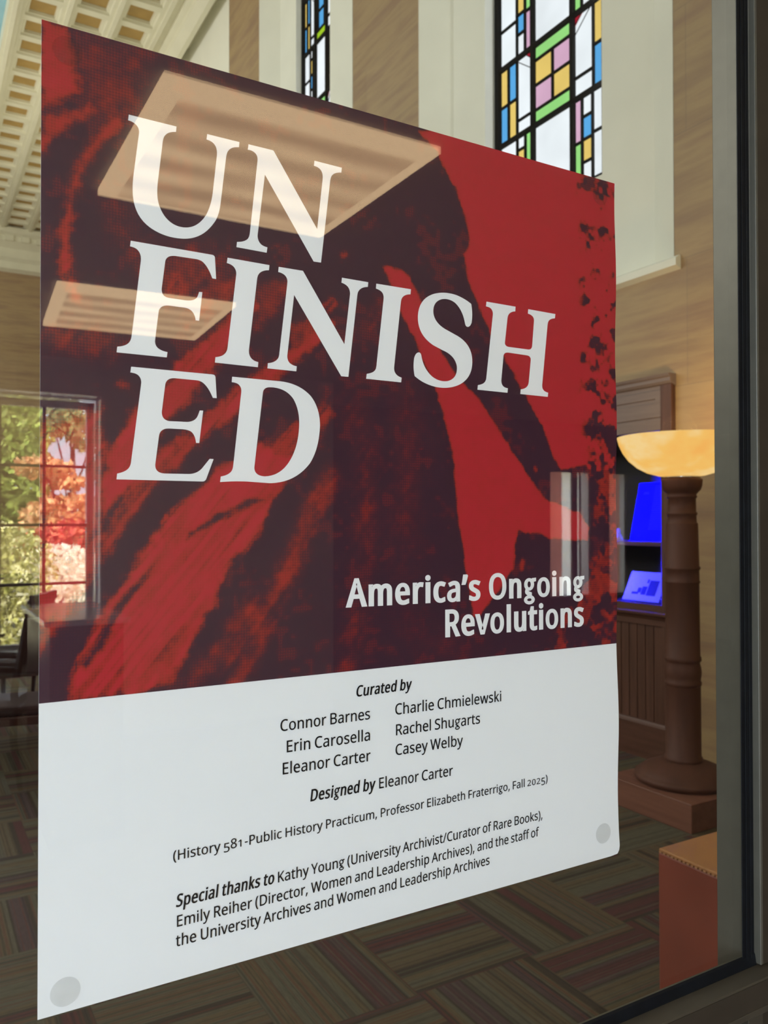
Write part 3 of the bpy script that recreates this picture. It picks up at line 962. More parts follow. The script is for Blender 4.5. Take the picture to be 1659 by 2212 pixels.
GLYPHS = {}
for line in ''' 260;
'225;160 714|140 456|85 456|65 714
(300;40 274 40 329 45 382|56 434 66 486 82 536|104 583 126 630 154 674|187 714|270 714 223 651 188 582|164 507 141 432 129 354|129 275 129 224 134 173|145 122 156 71 171 22|192 -24 213 -71 238 -116|269 -158|187 -158 154 -119 126 -76|104 -29 82 17 66 66|56 117 45 168 40 221
)300;260 274 260 221 255 168|244 117 234 66 218 17|196 -29 175 -76 147 -119|113 -158|31 -158 62 -116 87 -71|108 -24 129 23 144 71|155 122 166 173 171 224|171 275 171 328 166 380|155 431 144 482 129 532|108 580 87 628 61 673|30 714|113 714 147 674 175 630|196 583 218 536 234 486|244 434 255 382 260 329
,268;192 105|169 29|138 -52|106 -129|41 -129|60 -48|78 38|91 116|185 116
-322;40 229|40 307|282 307|282 229
/372;362 714|96 0|10 0|276 714
0572;523 358 523 300 519 248|510 203 501 158 487 119|468 87 450 56 425 32|394 15 364 -2 328 -10|285 -10 232 -10 187 5|152 34 117 63 91 105|74 160 57 216 49 281|49 358 49 435 57 501|72 556 88 611 113 653|148 682 183 710 228 725|285 725 338 725 383 711|418 682 453 652 480 611|497 556 514 501 523 435;137 358 137 293 142 238|151 195 161 152 177 119|198 97 220 76 249 65|285 65 321 65 350 76|371 97 393 118 409 151|419 194 429 238 434 293|434 358 434 423 429 477|419 520 409 563 393 596|371 617 350 639 321 650|285 650 249 650 220 639|198 617 177 596 161 563|151 520 142 477 137 423
1572;355 0|269 0|269 499|269 548|271 585|273 622|244 595|211 567|135 505|89 564|282 714|355 714
2572;520 0|48 0|48 73|235 262|326 358 351 386 369 413|382 440 395 467 401 497|401 529 401 568 389 598|366 618 343 639 312 649|275 649 240 649 210 643|183 631 157 619 130 602|103 581|56 640 75 656 95 670|117 683 140 696 164 706|190 713 217 720 245 724|275 724 320 724 358 716|390 701 422 686 447 664|464 635 482 607 491 573|491 534 491 497 483 462|468 429 453 396 431 364|404 333 377 301 345 267|308 231|159 84|159 80|520 80
5572;275 438 324 438 366 430|402 413 438 396 466 373|485 341 505 310 515 273|515 228 515 179 504 136|483 100 462 65 431 38|391 18 352 0 304 -10|248 -10 211 -10 177 -7|144 0 112 7 85 16|63 29|63 112 87 97 116 86|150 77 185 69 218 65|249 65 284 65 315 70|341 81 368 93 388 110|403 132 418 155 425 184|425 219 425 266 411 301|382 326 353 352 308 364|246 364|182 359|124 349|80 377|107 714|465 714|465 634|182 634|165 427|211 434
8572;285 724 327 724 364 717|396 704 428 691 453 672|471 647 490 622 499 590|499 553 499 524 493 499|480 478 468 457 452 438|431 421 410 405 388 391|363 378 392 364 419 348|443 330 467 313 486 292|500 269 515 246 522 218|522 185 522 145 512 110|493 81 474 53 446 30|411 14 376 -2 335 -10|288 -10 237 -10 193 -2|157 13 122 28 95 50|76 78 58 107 49 141|49 182 49 215 56 243|69 267 83 291 101 312|124 329 147 346 171 361|197 373 174 386 153 401|133 418 114 435 99 455|88 477 77 499 72 525|72 554 72 591 81 621|100 646 119 671 144 691|176 704 208 717 244 724;135 181 135 146 147 117|172 94 197 71 235 60|286 60 335 60 372 71|397 94 423 117 436 147|436 184 436 207 430 228|417 245 405 263 388 279|365 293 343 307 317 320|286 331|270 337 241 324 216 311|196 296 176 281 161 265|150 246 140 227 135 206;284 653 247 653 217 644|193 626 170 609 158 583|158 550 158 525 164 505|175 488 187 471 203 457|223 445|289 412 312 422 333 433|351 445 370 457 384 471|395 488 406 505 412 526|412 550 412 583 400 609|377 626 354 644 323 653
A639;545 0|459 221|176 221|91 0|0 0|279 717|360 717|638 0;352 517|342 546|328 589|318 624|307 583|296 546|287 517|206 301|432 301
B650;301 714 390 714 458 701|503 674 549 648 572 602|572 537 572 509 567 484|556 462 546 441 531 423|510 408 490 394 465 384|436 379|436 374 466 369 493 361|517 348 542 335 561 317|575 294 589 271 596 240|596 203 596 160 586 123|566 92 546 62 517 39|480 23 443 8 399 0|348 0|97 0|97 714;319 410 380 410 422 420|445 439 468 459 479 488|479 527 479 566 465 594|437 611 410 629 366 637|305 637|187 637|187 410;187 335|187 76|331 76 394 76 438 88|463 113 488 138 500 170|500 210 500 235 494 257|483 276 472 295 454 309|428 319 403 330 368 335|324 335
C632;403 645 365 645 331 638|300 625 269 612 243 593|222 568 201 543 184 513|173 477 162 442 156 402|156 357 156 298 165 247|183 204 202 161 229 127|265 104 302 81 347 69|402 69 433 69 463 72|491 77|573 97|573 19 546 9 519 2|490 -3 462 -8 428 -10|389 -10 316 -10 256 5|207 35 158 65 122 108|97 163 73 218 61 283|61 358 61 412 69 461|83 506 98 551 121 589|149 622 178 655 214 680|257 698 300 715 349 724|404 724 441 724 476 720|510 713 544 706 574 695|601 682|565 606 543 616 519 625|491 633 464 641 435 645
D730;669 364 669 284 654 217|624 163 595 109 552 68|497 41 442 14 375 0|296 0|97 0|97 714|317 714 389 714 451 701|504 674 557 647 597 608|626 556 655 505 669 441;574 361 574 424 563 476|542 517 521 558 491 588|450 607 410 627 361 637|304 637|187 637|187 77|284 77 381 77 453 101|501 148 550 196 574 267
E556;496 0|97 0|97 714|496 714|496 635|187 635|187 412|478 412|478 334|187 334|187 79|496 79
F519;187 0|97 0|97 714|496 714|496 635|187 635|187 382|477 382|477 303|187 303
H741;643 0|553 0|553 333|187 333|187 0|97 0|97 714|187 714|187 412|553 412|553 714|643 714
K619;619 0|513 0|260 341|187 277|187 0|97 0|97 714|187 714|187 362|248 430|310 498|503 714|608 714|325 403
L524;97 0|97 714|187 714|187 80|499 80|499 0
O781;720 358 720 303 713 252|699 207 685 163 664 124|636 91 609 58 574 33|533 16 492 -1 445 -10|391 -10 335 -10 286 -1|245 16 204 34 169 59|142 91 115 124 94 163|81 208 68 253 61 304|61 359 61 432 73 496|97 551 121 606 157 648|206 679 255 710 317 725|392 725 463 725 523 710|572 679 621 649 658 607|682 551 707 496 720 432;156 358 156 298 164 246|181 203 198 160 223 126|258 103 293 80 338 68|391 68 445 68 489 80|523 103 558 126 583 160|600 203 617 246 625 298|625 358 625 448 606 518|569 569 532 620 473 646|392 646 338 646 294 634|258 611 223 588 198 555|181 512 164 469 156 418
P605;286 714 379 714 447 696|490 659 533 622 554 571|554 504 554 475 549 446|539 419 530 392 514 368|492 347 470 326 441 309|404 296 367 284 322 278|269 278|187 278|187 0|97 0|97 714;278 637|187 637|187 355|259 355 304 355 342 360|372 369 402 379 424 395|439 416 454 437 461 465|461 500 461 546 446 580|417 603 388 626 341 637
R622;294 714 353 714 402 706|440 691 479 676 507 654|526 624 545 594 554 556|554 511 554 473 547 441|533 416 519 391 501 370|479 355 458 341 435 329|411 320|607 0|502 0|329 295|187 295|187 0|97 0|97 714;289 636|187 636|187 371|294 371 352 371 394 382|421 405 448 428 461 462|461 507 461 538 455 563|442 582 430 601 411 614|386 623 361 632 328 636
S549;502 191 502 148 492 112|471 82 450 53 421 30|382 14 344 -2 299 -10|247 -10|171 -6 146 -3 124 1|104 5 84 10 66 17|51 24|51 110 75 99 105 90|140 81 176 72 213 68|251 68 286 68 316 73|340 82 364 91 382 105|394 122 406 139 412 160|412 183 412 206 407 226|397 242 387 258 370 273|345 286 321 300 287 314|244 330 213 341 187 354|163 366 140 379 121 394|106 411 91 428 79 447|71 468 64 489 60 514|60 542 60 580 70 612|89 639 108 666 135 687|169 702 204 717 243 724|288 724 327 724 363 720|396 713 429 706 458 696|485 684|457 607 432 618 405 627|376 634 347 641 317 645|286 645 256 645 231 641|211 632 191 623 176 611|166 595 156 580 151 562|151 541 151 517 156 497|166 481 176 465 192 451|215 438 238 425 268 411|307 397 349 382 384 365|413 347 442 330 464 309|479 284 494 259 502 228
U731;640 252 640 203 630 158|610 118 590 79 559 47|518 24 477 1 425 -10|362 -10 273 -10 206 14|159 62 113 111 90 175|90 254|90 714|180 714|180 251 180 193 195 148|226 116 257 84 304 68|367 68 410 68 445 76|472 91 499 107 519 129|532 156 545 184 551 216|551 252|551 714|640 714
W930;917 714|727 0|636 0|497 468|485 511|474 553|465 587|461 609|457 587|450 553|439 510|427 465|292 0|201 0|12 714|106 714|217 278|228 232|237 188|245 147|251 108|257 149|266 192|277 238|289 283|415 714|508 714|639 280|652 233|663 188|671 145|678 108|686 160|698 218|713 279|823 714
Y566;283 363|469 714|566 714|328 277|328 0|238 0|238 273|0 714|98 714
a561;288 545 353 545 402 531|433 502 464 473 480 428|480 365|480 0|416 0|399 76|395 76 380 57 364 40|347 27 331 14 312 5|291 -1 270 -7 245 -10|215 -10 183 -10 154 -4|128 7 103 18 83 36|68 59 53 83 46 113|46 149 46 202 67 243|109 272 151 301 216 317|303 320|394 323|394 355 394 400 384 431|365 448 346 465 318 474|283 474 255 474 228 470|203 461 178 453 154 444|132 433|105 499 128 512 156 522|188 531 220 540 253 545;314 259 247 256 201 246|175 227 150 208 137 182|137 148 137 118 146 96|164 82 183 68 206 61|235 61 280 61 318 73|348 98 378 123 393 162|393 214|393 262
b615;173 575|171 511|168 465|173 465 188 488 209 507|236 522 263 537 297 545|339 545 406 545 459 522|499 475 540 429 560 360|560 268 560 207 551 155|532 114 514 73 488 42|455 21 422 0 383 -10|339 -10 297 -10 263 -2|236 13 209 28 188 47|173 68|166 68|148 0|85 0|85 760|173 760;324 472 286 472 256 465|234 450 212 436 196 414|187 384 178 355 173 317|173 271|173 267 173 201 184 150|205 115 227 80 267 63|326 63 374 63 410 81|433 116 457 151 469 202|469 269 469 336 457 387|433 421 410 455 373 472
c480;300 -10 253 -10 210 0|173 19 136 38 107 68|86 109 65 150 55 202|55 265 55 331 66 385|88 426 110 467 140 498|177 517 215 536 258 546|306 546 333 546 360 543|385 537 410 532 431 525|447 517|420 444|364 461 343 466 323 469|304 469 268 469 238 461|215 446 192 431 174 408|163 378 152 348 146 311|146 266 146 223 152 187|163 157 174 127 191 104|214 89 237 74 265 66|299 66 328 66 354 69|376 75 399 81 419 88|438 97|438 19 420 10 400 3|378 -2 357 -7 331 -10
d615;275 -10 208 -10 155 13|115 59 75 106 55 175|55 267 55 359 75 428|115 475 156 522 209 546|276 546 304 546 328 542|349 535 370 528 388 519|403 507 418 495 431 482|442 467|448 467|444 505|442 546|442 760|530 760|530 0|459 0|446 72|442 72 431 57 418 43|403 30 388 18 370 8|349 1 327 -6 303 -10;289 63 346 63 385 79|408 109 431 141 443 187|443 250|443 266 443 333 432 384|410 419 388 455 347 473|288 473 241 473 205 454|181 416 158 379 146 328|146 265 146 201 158 151|181 116 205 81 241 63
e564;292 546 338 546 377 536|410 516 443 496 469 468|486 431 504 395 513 353|513 304|513 251|146 251 147 190 163 144|192 112 222 81 264 65|317 65 351 65 381 68|407 74 434 81 461 90|489 102|489 25 462 13 435 4|408 -1 381 -7 350 -10|313 -10 262 -10 218 0|178 21 139 42 109 72|87 113 66 154 55 205|55 264 55 323 65 373|84 415 104 457 132 489|167 512 203 535 245 546;291 474 249 474 216 460|191 433 167 406 153 369|148 321|421 321 421 352 416 378|407 401 398 424 384 442|365 454 345 467 321 474
f344;332 468|197 468|197 0|109 0|109 468|15 468|15 509|109 539|109 570 109 616 116 653|129 682 143 711 163 732|189 745 215 758 246 765|283 765 304 765 324 763|341 759|387 747|364 678|327 688 313 691 299 693|284 693 255 693 233 683|218 663 204 644 197 613|197 571|197 536|332 536
g615;275 546 310 546 342 539|370 526 399 513 423 492|443 465|448 465|460 536|530 536|530 -9 530 -60 521 -102|504 -136 487 -171 460 -197|425 -214 390 -231 345 -240|290 -240 251 -240 216 -237|183 -231 151 -226 122 -217|97 -206|97 -125 122 -138 152 -149|186 -156 220 -163 256 -167|295 -167 341 -167 377 -153|403 -126 430 -99 443 -63|443 -16|443 5|444 40|446 71|442 71 423 44 400 23|373 10 345 -3 313 -10|276 -10 207 -10 152 14|113 63 74 112 55 180|55 267 55 352 74 420|113 470 152 521 206 546;287 472 257 472 231 464|210 448 190 432 174 409|163 378 151 347 146 310|146 266 146 200 158 149|182 114 207 79 242 62|289 62 316 62 340 65|359 72 378 79 394 90|407 105 420 120 429 140|435 163 441 186 444 214|444 246|444 267 444 316 438 355|427 385 416 415 399 437|376 451 353 465 323 472
h618;173 537|171 498|168 462|174 462 185 481 200 496|217 508 234 520 254 529|275 535 296 542 318 545|341 545 384 545 420 538|449 524 479 511 500 490|515 461 530 432 537 395|537 349|537 0|450 0|450 343 450 386 440 419|421 440 402 461 371 472|330 472 290 472 259 464|236 449 213 434 197 412|187 383 178 354 173 319|173 277|173 0|85 0|85 760|173 760
i258;173 536|173 0|85 0|85 536;130 737 143 737 155 732|165 723 176 714 181 700|181 681 181 662 176 648|165 639 155 630 143 625|130 625 115 625 103 630|93 639 83 648 78 662|78 681 78 700 83 714|93 723 103 732 115 737
k534;172 363|171 321|168 276|172 276|190 299|214 329|236 355|407 536|510 536|293 307|525 0|419 0|233 250|172 197|172 0|85 0|85 760|172 760
l258;173 0|85 0|85 760|173 760
m935;673 546 734 546 779 530|809 499 839 468 854 418|854 349|854 0|767 0|767 345 767 387 758 419|740 440 723 461 695 472|658 472 606 472 569 457|546 427 524 397 513 353|513 296|513 0|426 0|426 345 426 373 422 396|414 415 406 435 394 449|378 458 362 467 341 472|316 472 280 472 252 464|231 449 210 434 196 413|186 384 177 355 173 320|173 278|173 0|85 0|85 536|156 536|169 463|174 463 185 482 199 497|215 509 232 522 250 531|270 537 290 543 311 546|332 546 373 546 408 539|435 524 463 509 483 487|496 456|501 456 519 487 543 509|574 524 605 539 638 546
n618;343 546 407 546 455 530|488 499 521 468 537 418|537 349|537 0|450 0|450 343 450 386 440 419|421 440 402 461 371 472|330 472 271 472 230 455|207 422 184 389 173 341|173 278|173 0|85 0|85 536|156 536|169 463|174 463 186 482 201 497|218 509 236 522 256 531|277 537 298 543 320 546
o605;551 269 551 224 545 185|533 150 522 116 505 87|483 63 462 39 435 21|405 8 373 -4 339 -10|301 -10 266 -10 233 -4|203 8 173 21 147 39|125 63 103 87 86 116|73 150 61 185 55 224|55 269 55 328 65 378|85 419 105 460 134 492|171 513 208 535 253 546|304 546 353 546 395 535|432 513 470 492 498 460|519 419 540 378 551 328;146 269 146 227 151 190|163 159 174 128 191 105|214 88 237 71 267 63|303 63 339 63 369 71|392 88 415 105 432 129|443 159 454 190 460 227|460 269 460 312 454 348|443 378 432 408 414 431|391 447 368 464 339 472|302 472 247 472 208 454|183 418 158 382 146 332
p615;340 546 406 546 459 523|499 477 540 431 560 362|560 269 560 208 551 157|532 115 514 74 488 42|455 21 422 1 384 -10|339 -10 312 -10 287 -6|266 1 245 8 226 18|211 29 196 41 184 54|173 68|167 68|171 25|173 -20|173 -240|85 -240|85 536|157 536|169 463|173 463 184 478 197 492|211 505 226 518 244 528|265 535 286 542 311 546;324 472 288 472 259 465|237 451 215 438 199 417|189 390 179 363 174 328|173 286|173 269 173 225 178 188|187 157 196 126 212 103|234 87 257 71 287 63|326 63 359 63 385 72|406 90 428 108 443 132|453 163 464 194 469 230|469 270 469 331 457 380|433 417 410 454 373 472
r413;335 546|367 544|398 540|387 459|358 464|329 466 308 466 289 462|270 453 251 444 235 432|220 416 205 401 194 382|185 360 177 338 173 313|173 286|173 0|85 0|85 536|157 536|167 438|171 438 182 458 196 476|212 492 228 509 246 522|267 531 288 541 310 546
s479;434 148 434 113 425 84|408 61 391 38 366 20|334 8 302 -4 264 -10|220 -10 183 -10 150 -7|123 -1 97 5 73 13|52 24|52 104 73 93 99 83|129 74 160 65 191 61|222 61 267 61 299 68|319 82 339 97 349 116|349 140 349 153 345 165|338 176 331 187 317 197|298 208 280 219 252 230|217 244 182 257 153 271|128 284 103 297 84 313|71 332 58 351 51 375|51 404 51 449 69 484|106 509 143 534 192 546|252 546 285 546 315 543|343 536 372 530 398 521|423 510|393 440 370 449 347 457|322 464 297 471 272 474|246 474 210 474 182 468|163 456 144 445 135 429|135 409 135 394 139 382|148 371 157 361 171 351|191 341 212 332 239 320|273 307 307 294 336 281|360 268 384 255 402 238|415 219 428 201 434 177
t361;264 62|305 65|339 73|339 6 330 1 316 -2|299 -5|249 -10 221 -10 195 -5|171 4 148 14 129 31|114 55 99 79 92 113|92 156|92 468|16 468|16 510|93 545|128 659|180 659|180 536|335 536|335 468|180 468|180 158 180 125 188 101|203 85 219 70 239 62
u618;533 536|533 0|461 0|448 71|444 71 433 52 418 37|400 25 382 13 362 4|341 -1 320 -7 297 -10|274 -10 231 -10 195 -3|167 10 137 24 116 45|101 74 86 103 79 140|79 185|79 536|168 536|168 191 168 148 178 116|197 95 216 74 246 63|287 63 327 63 358 70|381 85 405 101 421 122|430 151 440 180 445 216|445 257|445 536
v508;203 0|0 536|94 536|208 220|225 171|241 119|251 78|255 78|266 120|283 172|300 220|414 536|508 536|304 0
w786;431 303|419 344|408 383|400 418|394 445|390 445|384 418|376 383|366 343|354 302|258 1|158 1|11 537|102 537|176 251|191 192|203 136|211 91|215 91|222 121|230 159|240 199|251 235|346 537|442 537|534 235|548 186|562 135|570 92|574 92|581 134|594 190|610 251|685 537|775 537|626 1|523 1
y510;1 536|95 536|211 231|229 179|245 130|256 85|260 85|279 150|306 232|415 536|510 536|279 -74 266 -107 251 -136|234 -161 218 -186 197 -206|172 -219 148 -233 119 -240|84 -240|42 -237|11 -232|11 -162|37 -166|70 -168 91 -168 108 -164|123 -156 139 -149 151 -138|162 -123 173 -109 182 -92|189 -73|217 -2
z470;431 0|39 0|39 58|327 468|56 468|56 536|424 536|424 470|140 68|431 68
’175;163 703|140 627|109 545|77 469|12 469|26 529|40 593|52 657|62 714|156 714'''.split('\n'):
    if not line:
        continue
    ch, rest = line[0], line[1:].split(';')
    cs = []
    for c in rest[1:]:
        if not c:
            continue
        nodes = [list(map(int, q.split())) for q in c.split('|')]
        pts = []
        for i, nd in enumerate(nodes):
            a = nd[:2]; d = nodes[(i+1) % len(nodes)][:2]
            pts.append(tuple(a))
            if len(nd) == 6:
                b, c_ = nd[2:4], nd[4:6]
                for q in (1, 2, 3):
                    t = q/4
                    pts.append(tuple((1-t)**3*a[e]+3*t*(1-t)**2*b[e]+3*t*t*(1-t)*c_[e]+t**3*d[e] for e in (0, 1)))
        cs.append(pts)
    GLYPHS[ch] = (int(rest[0]), [cs] if cs else [])


def ell(cx, cy, rx, ry, n=28, ccw=False, tilt=0):
    r = []
    for k in range(n):
        a = 2*math.pi*k/n*(1 if ccw else -1)
        r.append((cx+rx*math.cos(a)+tilt*ry*math.sin(a), cy+ry*math.sin(a)))
    return r


# a two-storey g, old-style figures
GLYPHS['g'] = (535, [[ell(245, 372, 192, 172), ell(245, 372, 116, 112, ccw=True)],
                     [ell(255, -92, 212, 122), ell(255, -92, 140, 62, ccw=True)],
                     [[(158, 262), (205, 232), (176, 196), (178, 168), (214, 146), (330, 112), (330, 30), (180, 62), (106, 112), (92, 168), (112, 222)]],
                     [[(352, 470), (398, 540), (528, 548), (528, 478), (436, 462), (414, 420)]]])
for d, sy, dy in (('2', .75, 0), ('0', .75, 0), ('1', .75, 0), ('5', .95, -185)):
    a, g = GLYPHS[d]
    GLYPHS[d] = (a, [[[(x*(.92 if sy < .9 else 1), y*sy+dy) for x, y in lp_] for lp_ in grp] for grp in g])


def embolden(lp_, w):
    lp_ = [p for i, p in enumerate(lp_) if math.hypot(p[0]-lp_[i-1][0], p[1]-lp_[i-1][1]) > 2]
    n = len(lp_)
    src = list(lp_)
    q = []
    for i in range(n):
        p0, p1, p2 = lp_[i-1], lp_[i], lp_[(i+1) % n]
        e1 = (p1[0]-p0[0], p1[1]-p0[1]); e2 = (p2[0]-p1[0], p2[1]-p1[1])
        l1 = math.hypot(*e1) or 1e-6; l2 = math.hypot(*e2) or 1e-6
        n1 = (-e1[1]/l1, e1[0]/l1); n2 = (-e2[1]/l2, e2[0]/l2)
        s = (n1[0]+n2[0], n1[1]+n2[1]); sl = s[0]*s[0]+s[1]*s[1]
        k = 2/sl if sl > .5 else 2
        q.append((p1[0]+s[0]*w*min(k, 1.4), p1[1]+s[1]*w*min(k, 1.4)*(.46 if w > 15 else .8)))
    for _ in range(4):                         # closes the little loops that appear in tight inner corners
        keep = []
        m_ = len(q)
        bad = [((q[(i+1) % m_][0]-q[i][0])*(src[(i+1) % m_][0]-src[i][0])+(q[(i+1) % m_][1]-q[i][1])*(src[(i+1) % m_][1]-src[i][1])) < 0 for i in range(m_)]
        if not any(bad) or m_ < 6:
            break
        i = 0
        q2, s2 = [], []
        skip = set()
        for i in range(m_):
            if i in skip:
                continue
            j = (i+1) % m_
            if bad[i] and j not in skip and j != 0:
                q2.append(((q[i][0]+q[j][0])/2, (q[i][1]+q[j][1])/2)); s2.append(((src[i][0]+src[j][0])/2, (src[i][1]+src[j][1])/2))
                skip.add(j)
            else:
                q2.append(q[i]); s2.append(src[i])
        q, src = q2, s2
    return q


def nest(loops):
    """splits a glyph's loops into separate inked pieces, each with its own holes"""
    area = lambda q: sum(q[i-1][0]*q[i][1]-q[i][0]*q[i-1][1] for i in range(len(q)))
    outs = [[q] for q in loops if area(q) < 0]
    for h in loops:
        if area(h) >= 0:
            hx = sum(p[0] for p in h)/len(h); hy = sum(p[1] for p in h)/len(h)
            best = [o for o in outs if min(p[0] for p in o[0]) <= hx <= max(p[0] for p in o[0]) and min(p[1] for p in o[0]) <= hy <= max(p[1] for p in o[0])]
            (best or outs)[0].append(h)
    return outs


def text_line(body, left, right, cap, bold=0, slant=0, mat=None, y=-.0004):
    """sets a line so that it spans left..right (photo points on its baseline); cap = capital height in photo pixels at the left"""
    (xl, zl), (xr, zr) = pp([left, right])
    ztop = pp([(left[0], left[1]-cap)])[0][1]
    sc = (ztop-zl)/714.0
    groups, pen, xmin, xmax = [], 0, None, None
    for ch in body:
        adv, gr = GLYPHS[ch if ch != "'" else '\u2019']
        for grp in gr:
            g2 = []
            for lp_ in grp:
                q = embolden(lp_, bold*(.75 if ch == 'g' and bold > 15 else (.55 if bold > 40 and sum(lp_[e-1][0]*lp_[e][1]-lp_[e][0]*lp_[e-1][1] for e in range(len(lp_))) > 0 else 1))) if bold else lp_
                q = [(pen+x+y_*slant, y_) for x, y_ in q]
                g2.append(q)
                lo, hi = min(a for a, _ in q), max(a for a, _ in q)
                xmin = lo if xmin is None else min(xmin, lo); xmax = hi if xmax is None else max(xmax, hi)
            groups += nest(g2)
        pen += (205 if ch == ' ' else adv)+bold*1.55
    kx = (xr-xl)/(xmax-xmin)
    groups = [[[(xl+(a-xmin)*kx, (zl+(zr-zl)*((a-xmin)/(xmax-xmin)))+b*sc) for a, b in lp_] for lp_ in g] for g in groups]
    flat('text_line', groups, y, mat or M_black_ink, po)


text_line("America's Ongoing", (746.2, 1310.7), (1261.6, 1282.4), 58.5, bold=56, mat=M_white_ink)
text_line("Revolutions", (961.3, 1375.0), (1260.9, 1350.6), 56, bold=56, mat=M_white_ink)
text_line("Curated by", (769.5, 1504.8), (889.5, 1488.0), 23.0, bold=33, slant=.16)
text_line("Connor Barnes", (605.4, 1579.7), (798.7, 1553.0), 24.6, bold=9)
text_line("Erin Carosella", (619, 1625), (798.7, 1599), 25, bold=9)
text_line("Eleanor Carter", (610.3, 1673), (800, 1643.2), 25, bold=9)
text_line("Charlie Chmielewski", (853.4, 1544), (1082.3, 1514.4), 23.5, bold=9)
text_line("Rachel Shugarts", (855, 1588.3), (1036.4, 1562.3), 23.3, bold=9)
text_line("Casey Welby", (854, 1631.4), (999.4, 1609.8), 23.3, bold=9)
text_line("Designed by", (669.8, 1731), (811.0, 1704.5), 25.0, bold=33, slant=.16)
text_line("Eleanor Carter", (818.6, 1703.2), (977.8, 1674.6), 22.8, bold=9)
text_line("(History 581-Public History Practicum, Professor Elizabeth Fraterrigo, Fall 2025)", (373.6, 1859.3), (1182.2, 1689.2), 21.4, bold=7)
text_line("Special thanks to", (379.6, 1959.4), (592.0, 1907.6), 26.5, bold=33, slant=.16)
text_line("Kathy Young (University Archivist/Curator of Rare Books),", (600, 1906), (1171.2, 1768.4), 22.6, bold=9)
text_line("Emily Reiher (Director, Women and Leadership Archives), and the staff of", (381.8, 2002), (1163.8, 1805.4), 24.2, bold=9)
text_line("the University Archives and Women and Leadership Archives", (379.3, 2044.6), (1056.9, 1866.8), 24.6, bold=9)

# ---- clear adhesive discs at the corners
m, nt, p, out = new_mat('clear_adhesive_dot')
n = N(nt)
tb = n.add('ShaderNodeBsdfTransparent'); tb.inputs[0].default_value = (.945, .945, .94, 1)
p.inputs['Base Color'].default_value = (.42, .42, .40, 1); p.inputs['Roughness'].default_value = .25
mx = n.add('ShaderNodeMixShader')
n.link(n.ramp(n.noise(n.coord((1, 1, 1)), 90, 2), [(.35, (.0, .0, .0)), (.75, (.025, .025, .025))]), mx.inputs[0])
n.link(tb.outputs[0], mx.inputs[1]); n.link(p.outputs[0], mx.inputs[2]); n.link(mx.outputs[0], out.inputs[0])
M_dot = m
for u, v, lab in ((146, 110, 'clear round adhesive dot on the poster corner at upper left'),
                  (1296, 422, 'clear round adhesive dot on the poster corner at upper right'),
                  (141, 2142, 'clear round adhesive dot on the white poster corner at lower left'),
                  (1303, 1800, 'clear round adhesive dot on the white poster corner at lower right')):
    q = on(1, u, v, -.001)
    d = MB()
    b = 0
    prof = [(.0095, -.0007), (.0108, -.0006), (.0111, -.0002), (.0108, .0003), (.0095, .0004)]
    for r, yy in prof:
        for k in range(40):
            a = 2*math.pi*k/40
            d.v.append((r*math.cos(a), yy, r*math.sin(a)))
    for i in range(len(prof)-1):
        for k in range(40):
            j = (k+1) % 40
            d.face((i*40+k, i*40+j, (i+1)*40+j, (i+1)*40+k), 0, True)
    d.face(range(40)); d.face(range(160, 200))
    tag(d.build('adhesive_dot', M_dot, loc=(q.x, -.0011, q.z)), lab, 'adhesive dot', 'adhesive dots at the poster corners')

# ------------------------------------------------------------------ built-in display cabinet under the first niche
cab = empty('display_cabinet', 'tall dark walnut display cabinet built into the stone wall behind the floor lamp', 'cabinet', (4.06, 2.79, 0))
C0, C1 = 2.79, 5.73


def part_(mb, name, mat, bevel=0, root=None, label=None):
    r = root or cab
    off = r.location
    mb.v = [(x-off.x, y-off.y, z-off.z) for x, y, z in mb.v]
    o = mb.build(name, mat, r, bevel=bevel)
    if label:
        o['label'] = label
    return o


M_case_in = plain('case_lining', (.008, .007, .008), .7)
b = MB()
b.box(4.098, 4.54, C0+.01, C0+.07, 0, 2.39); b.box(4.098, 4.54, C1-.07, C1, 0, 2.39); b.box(4.5, 4.55, C0+.01, C1, 0, 2.39)
b.box(4.105, 4.54, C0+.01, C1, 2.3, 2.39); b.box(4.105, 4.54, C0+.01, C1, 0, .965)
part_(b, 'carcass', M_case_in)
b = MB()
for q in ((C0, 2.877, .2, 2.36), (C1-.09, C1, .2, 2.36), (4.22, 4.30, .98, 2.08)):
    part_(MB().box(4.06, 4.10, *q), 'stile', M_wood, .004)
b = MB()
b.box(4.07, 4.10, 2.85, C1-.07, 2.075, 2.36)
part_(b, 'header_board', M_wood_grey)
b = MB()
b.box(4.062, 4.07, 2.865, C1-.09, 2.158, 2.252); b.box(4.0615, 4.07, 2.865, C1-.09, 2.075, 2.148); b.box(4.062, 4.07, 2.865, C1-.09, 2.275, 2.33)
b.box(4.062, 4.07, C0+.07, 2.92, 2.25, 2.28)
part_(b, 'header_panel', M_wood_grey, .003, label='grey brown header panels')
b = MB()
b.prism([(4.10, 2.42), (4.03, 2.42), (4.035, 2.405), (4.045, 2.395), (4.045, 2.375), (4.055, 2.36), (4.10, 2.345)], 1, C0-.005, C1)
part_(b, 'cornice', M_wood_grey)
b = MB(); b.box(4.075, 4.5, C0+.07, C1-.07, 1.345, 1.372)
part_(b, 'shelf', M_wood_h, .003)
b = MB()
b.box(4.057, 4.10, C0, C1, .925, .975)
b.prism([(4.10, .932), (4.034, .932), (4.026, .924), (4.03, .908), (4.048, .900), (4.06, .88), (4.10, .88)], 1, C0-.02, C1)
b.box(4.055, 4.10, C0, C1, .845, .88)
part_(b, 'apron_rail', M_wood_h)
b = MB()
b.box(4.075, 4.10, 2.86, C1-.09, .2, .86)
y = 2.88
while y < C1-.1:
    b.box(4.068, 4.075, y, y+.062, .22, .85)
    y += .068
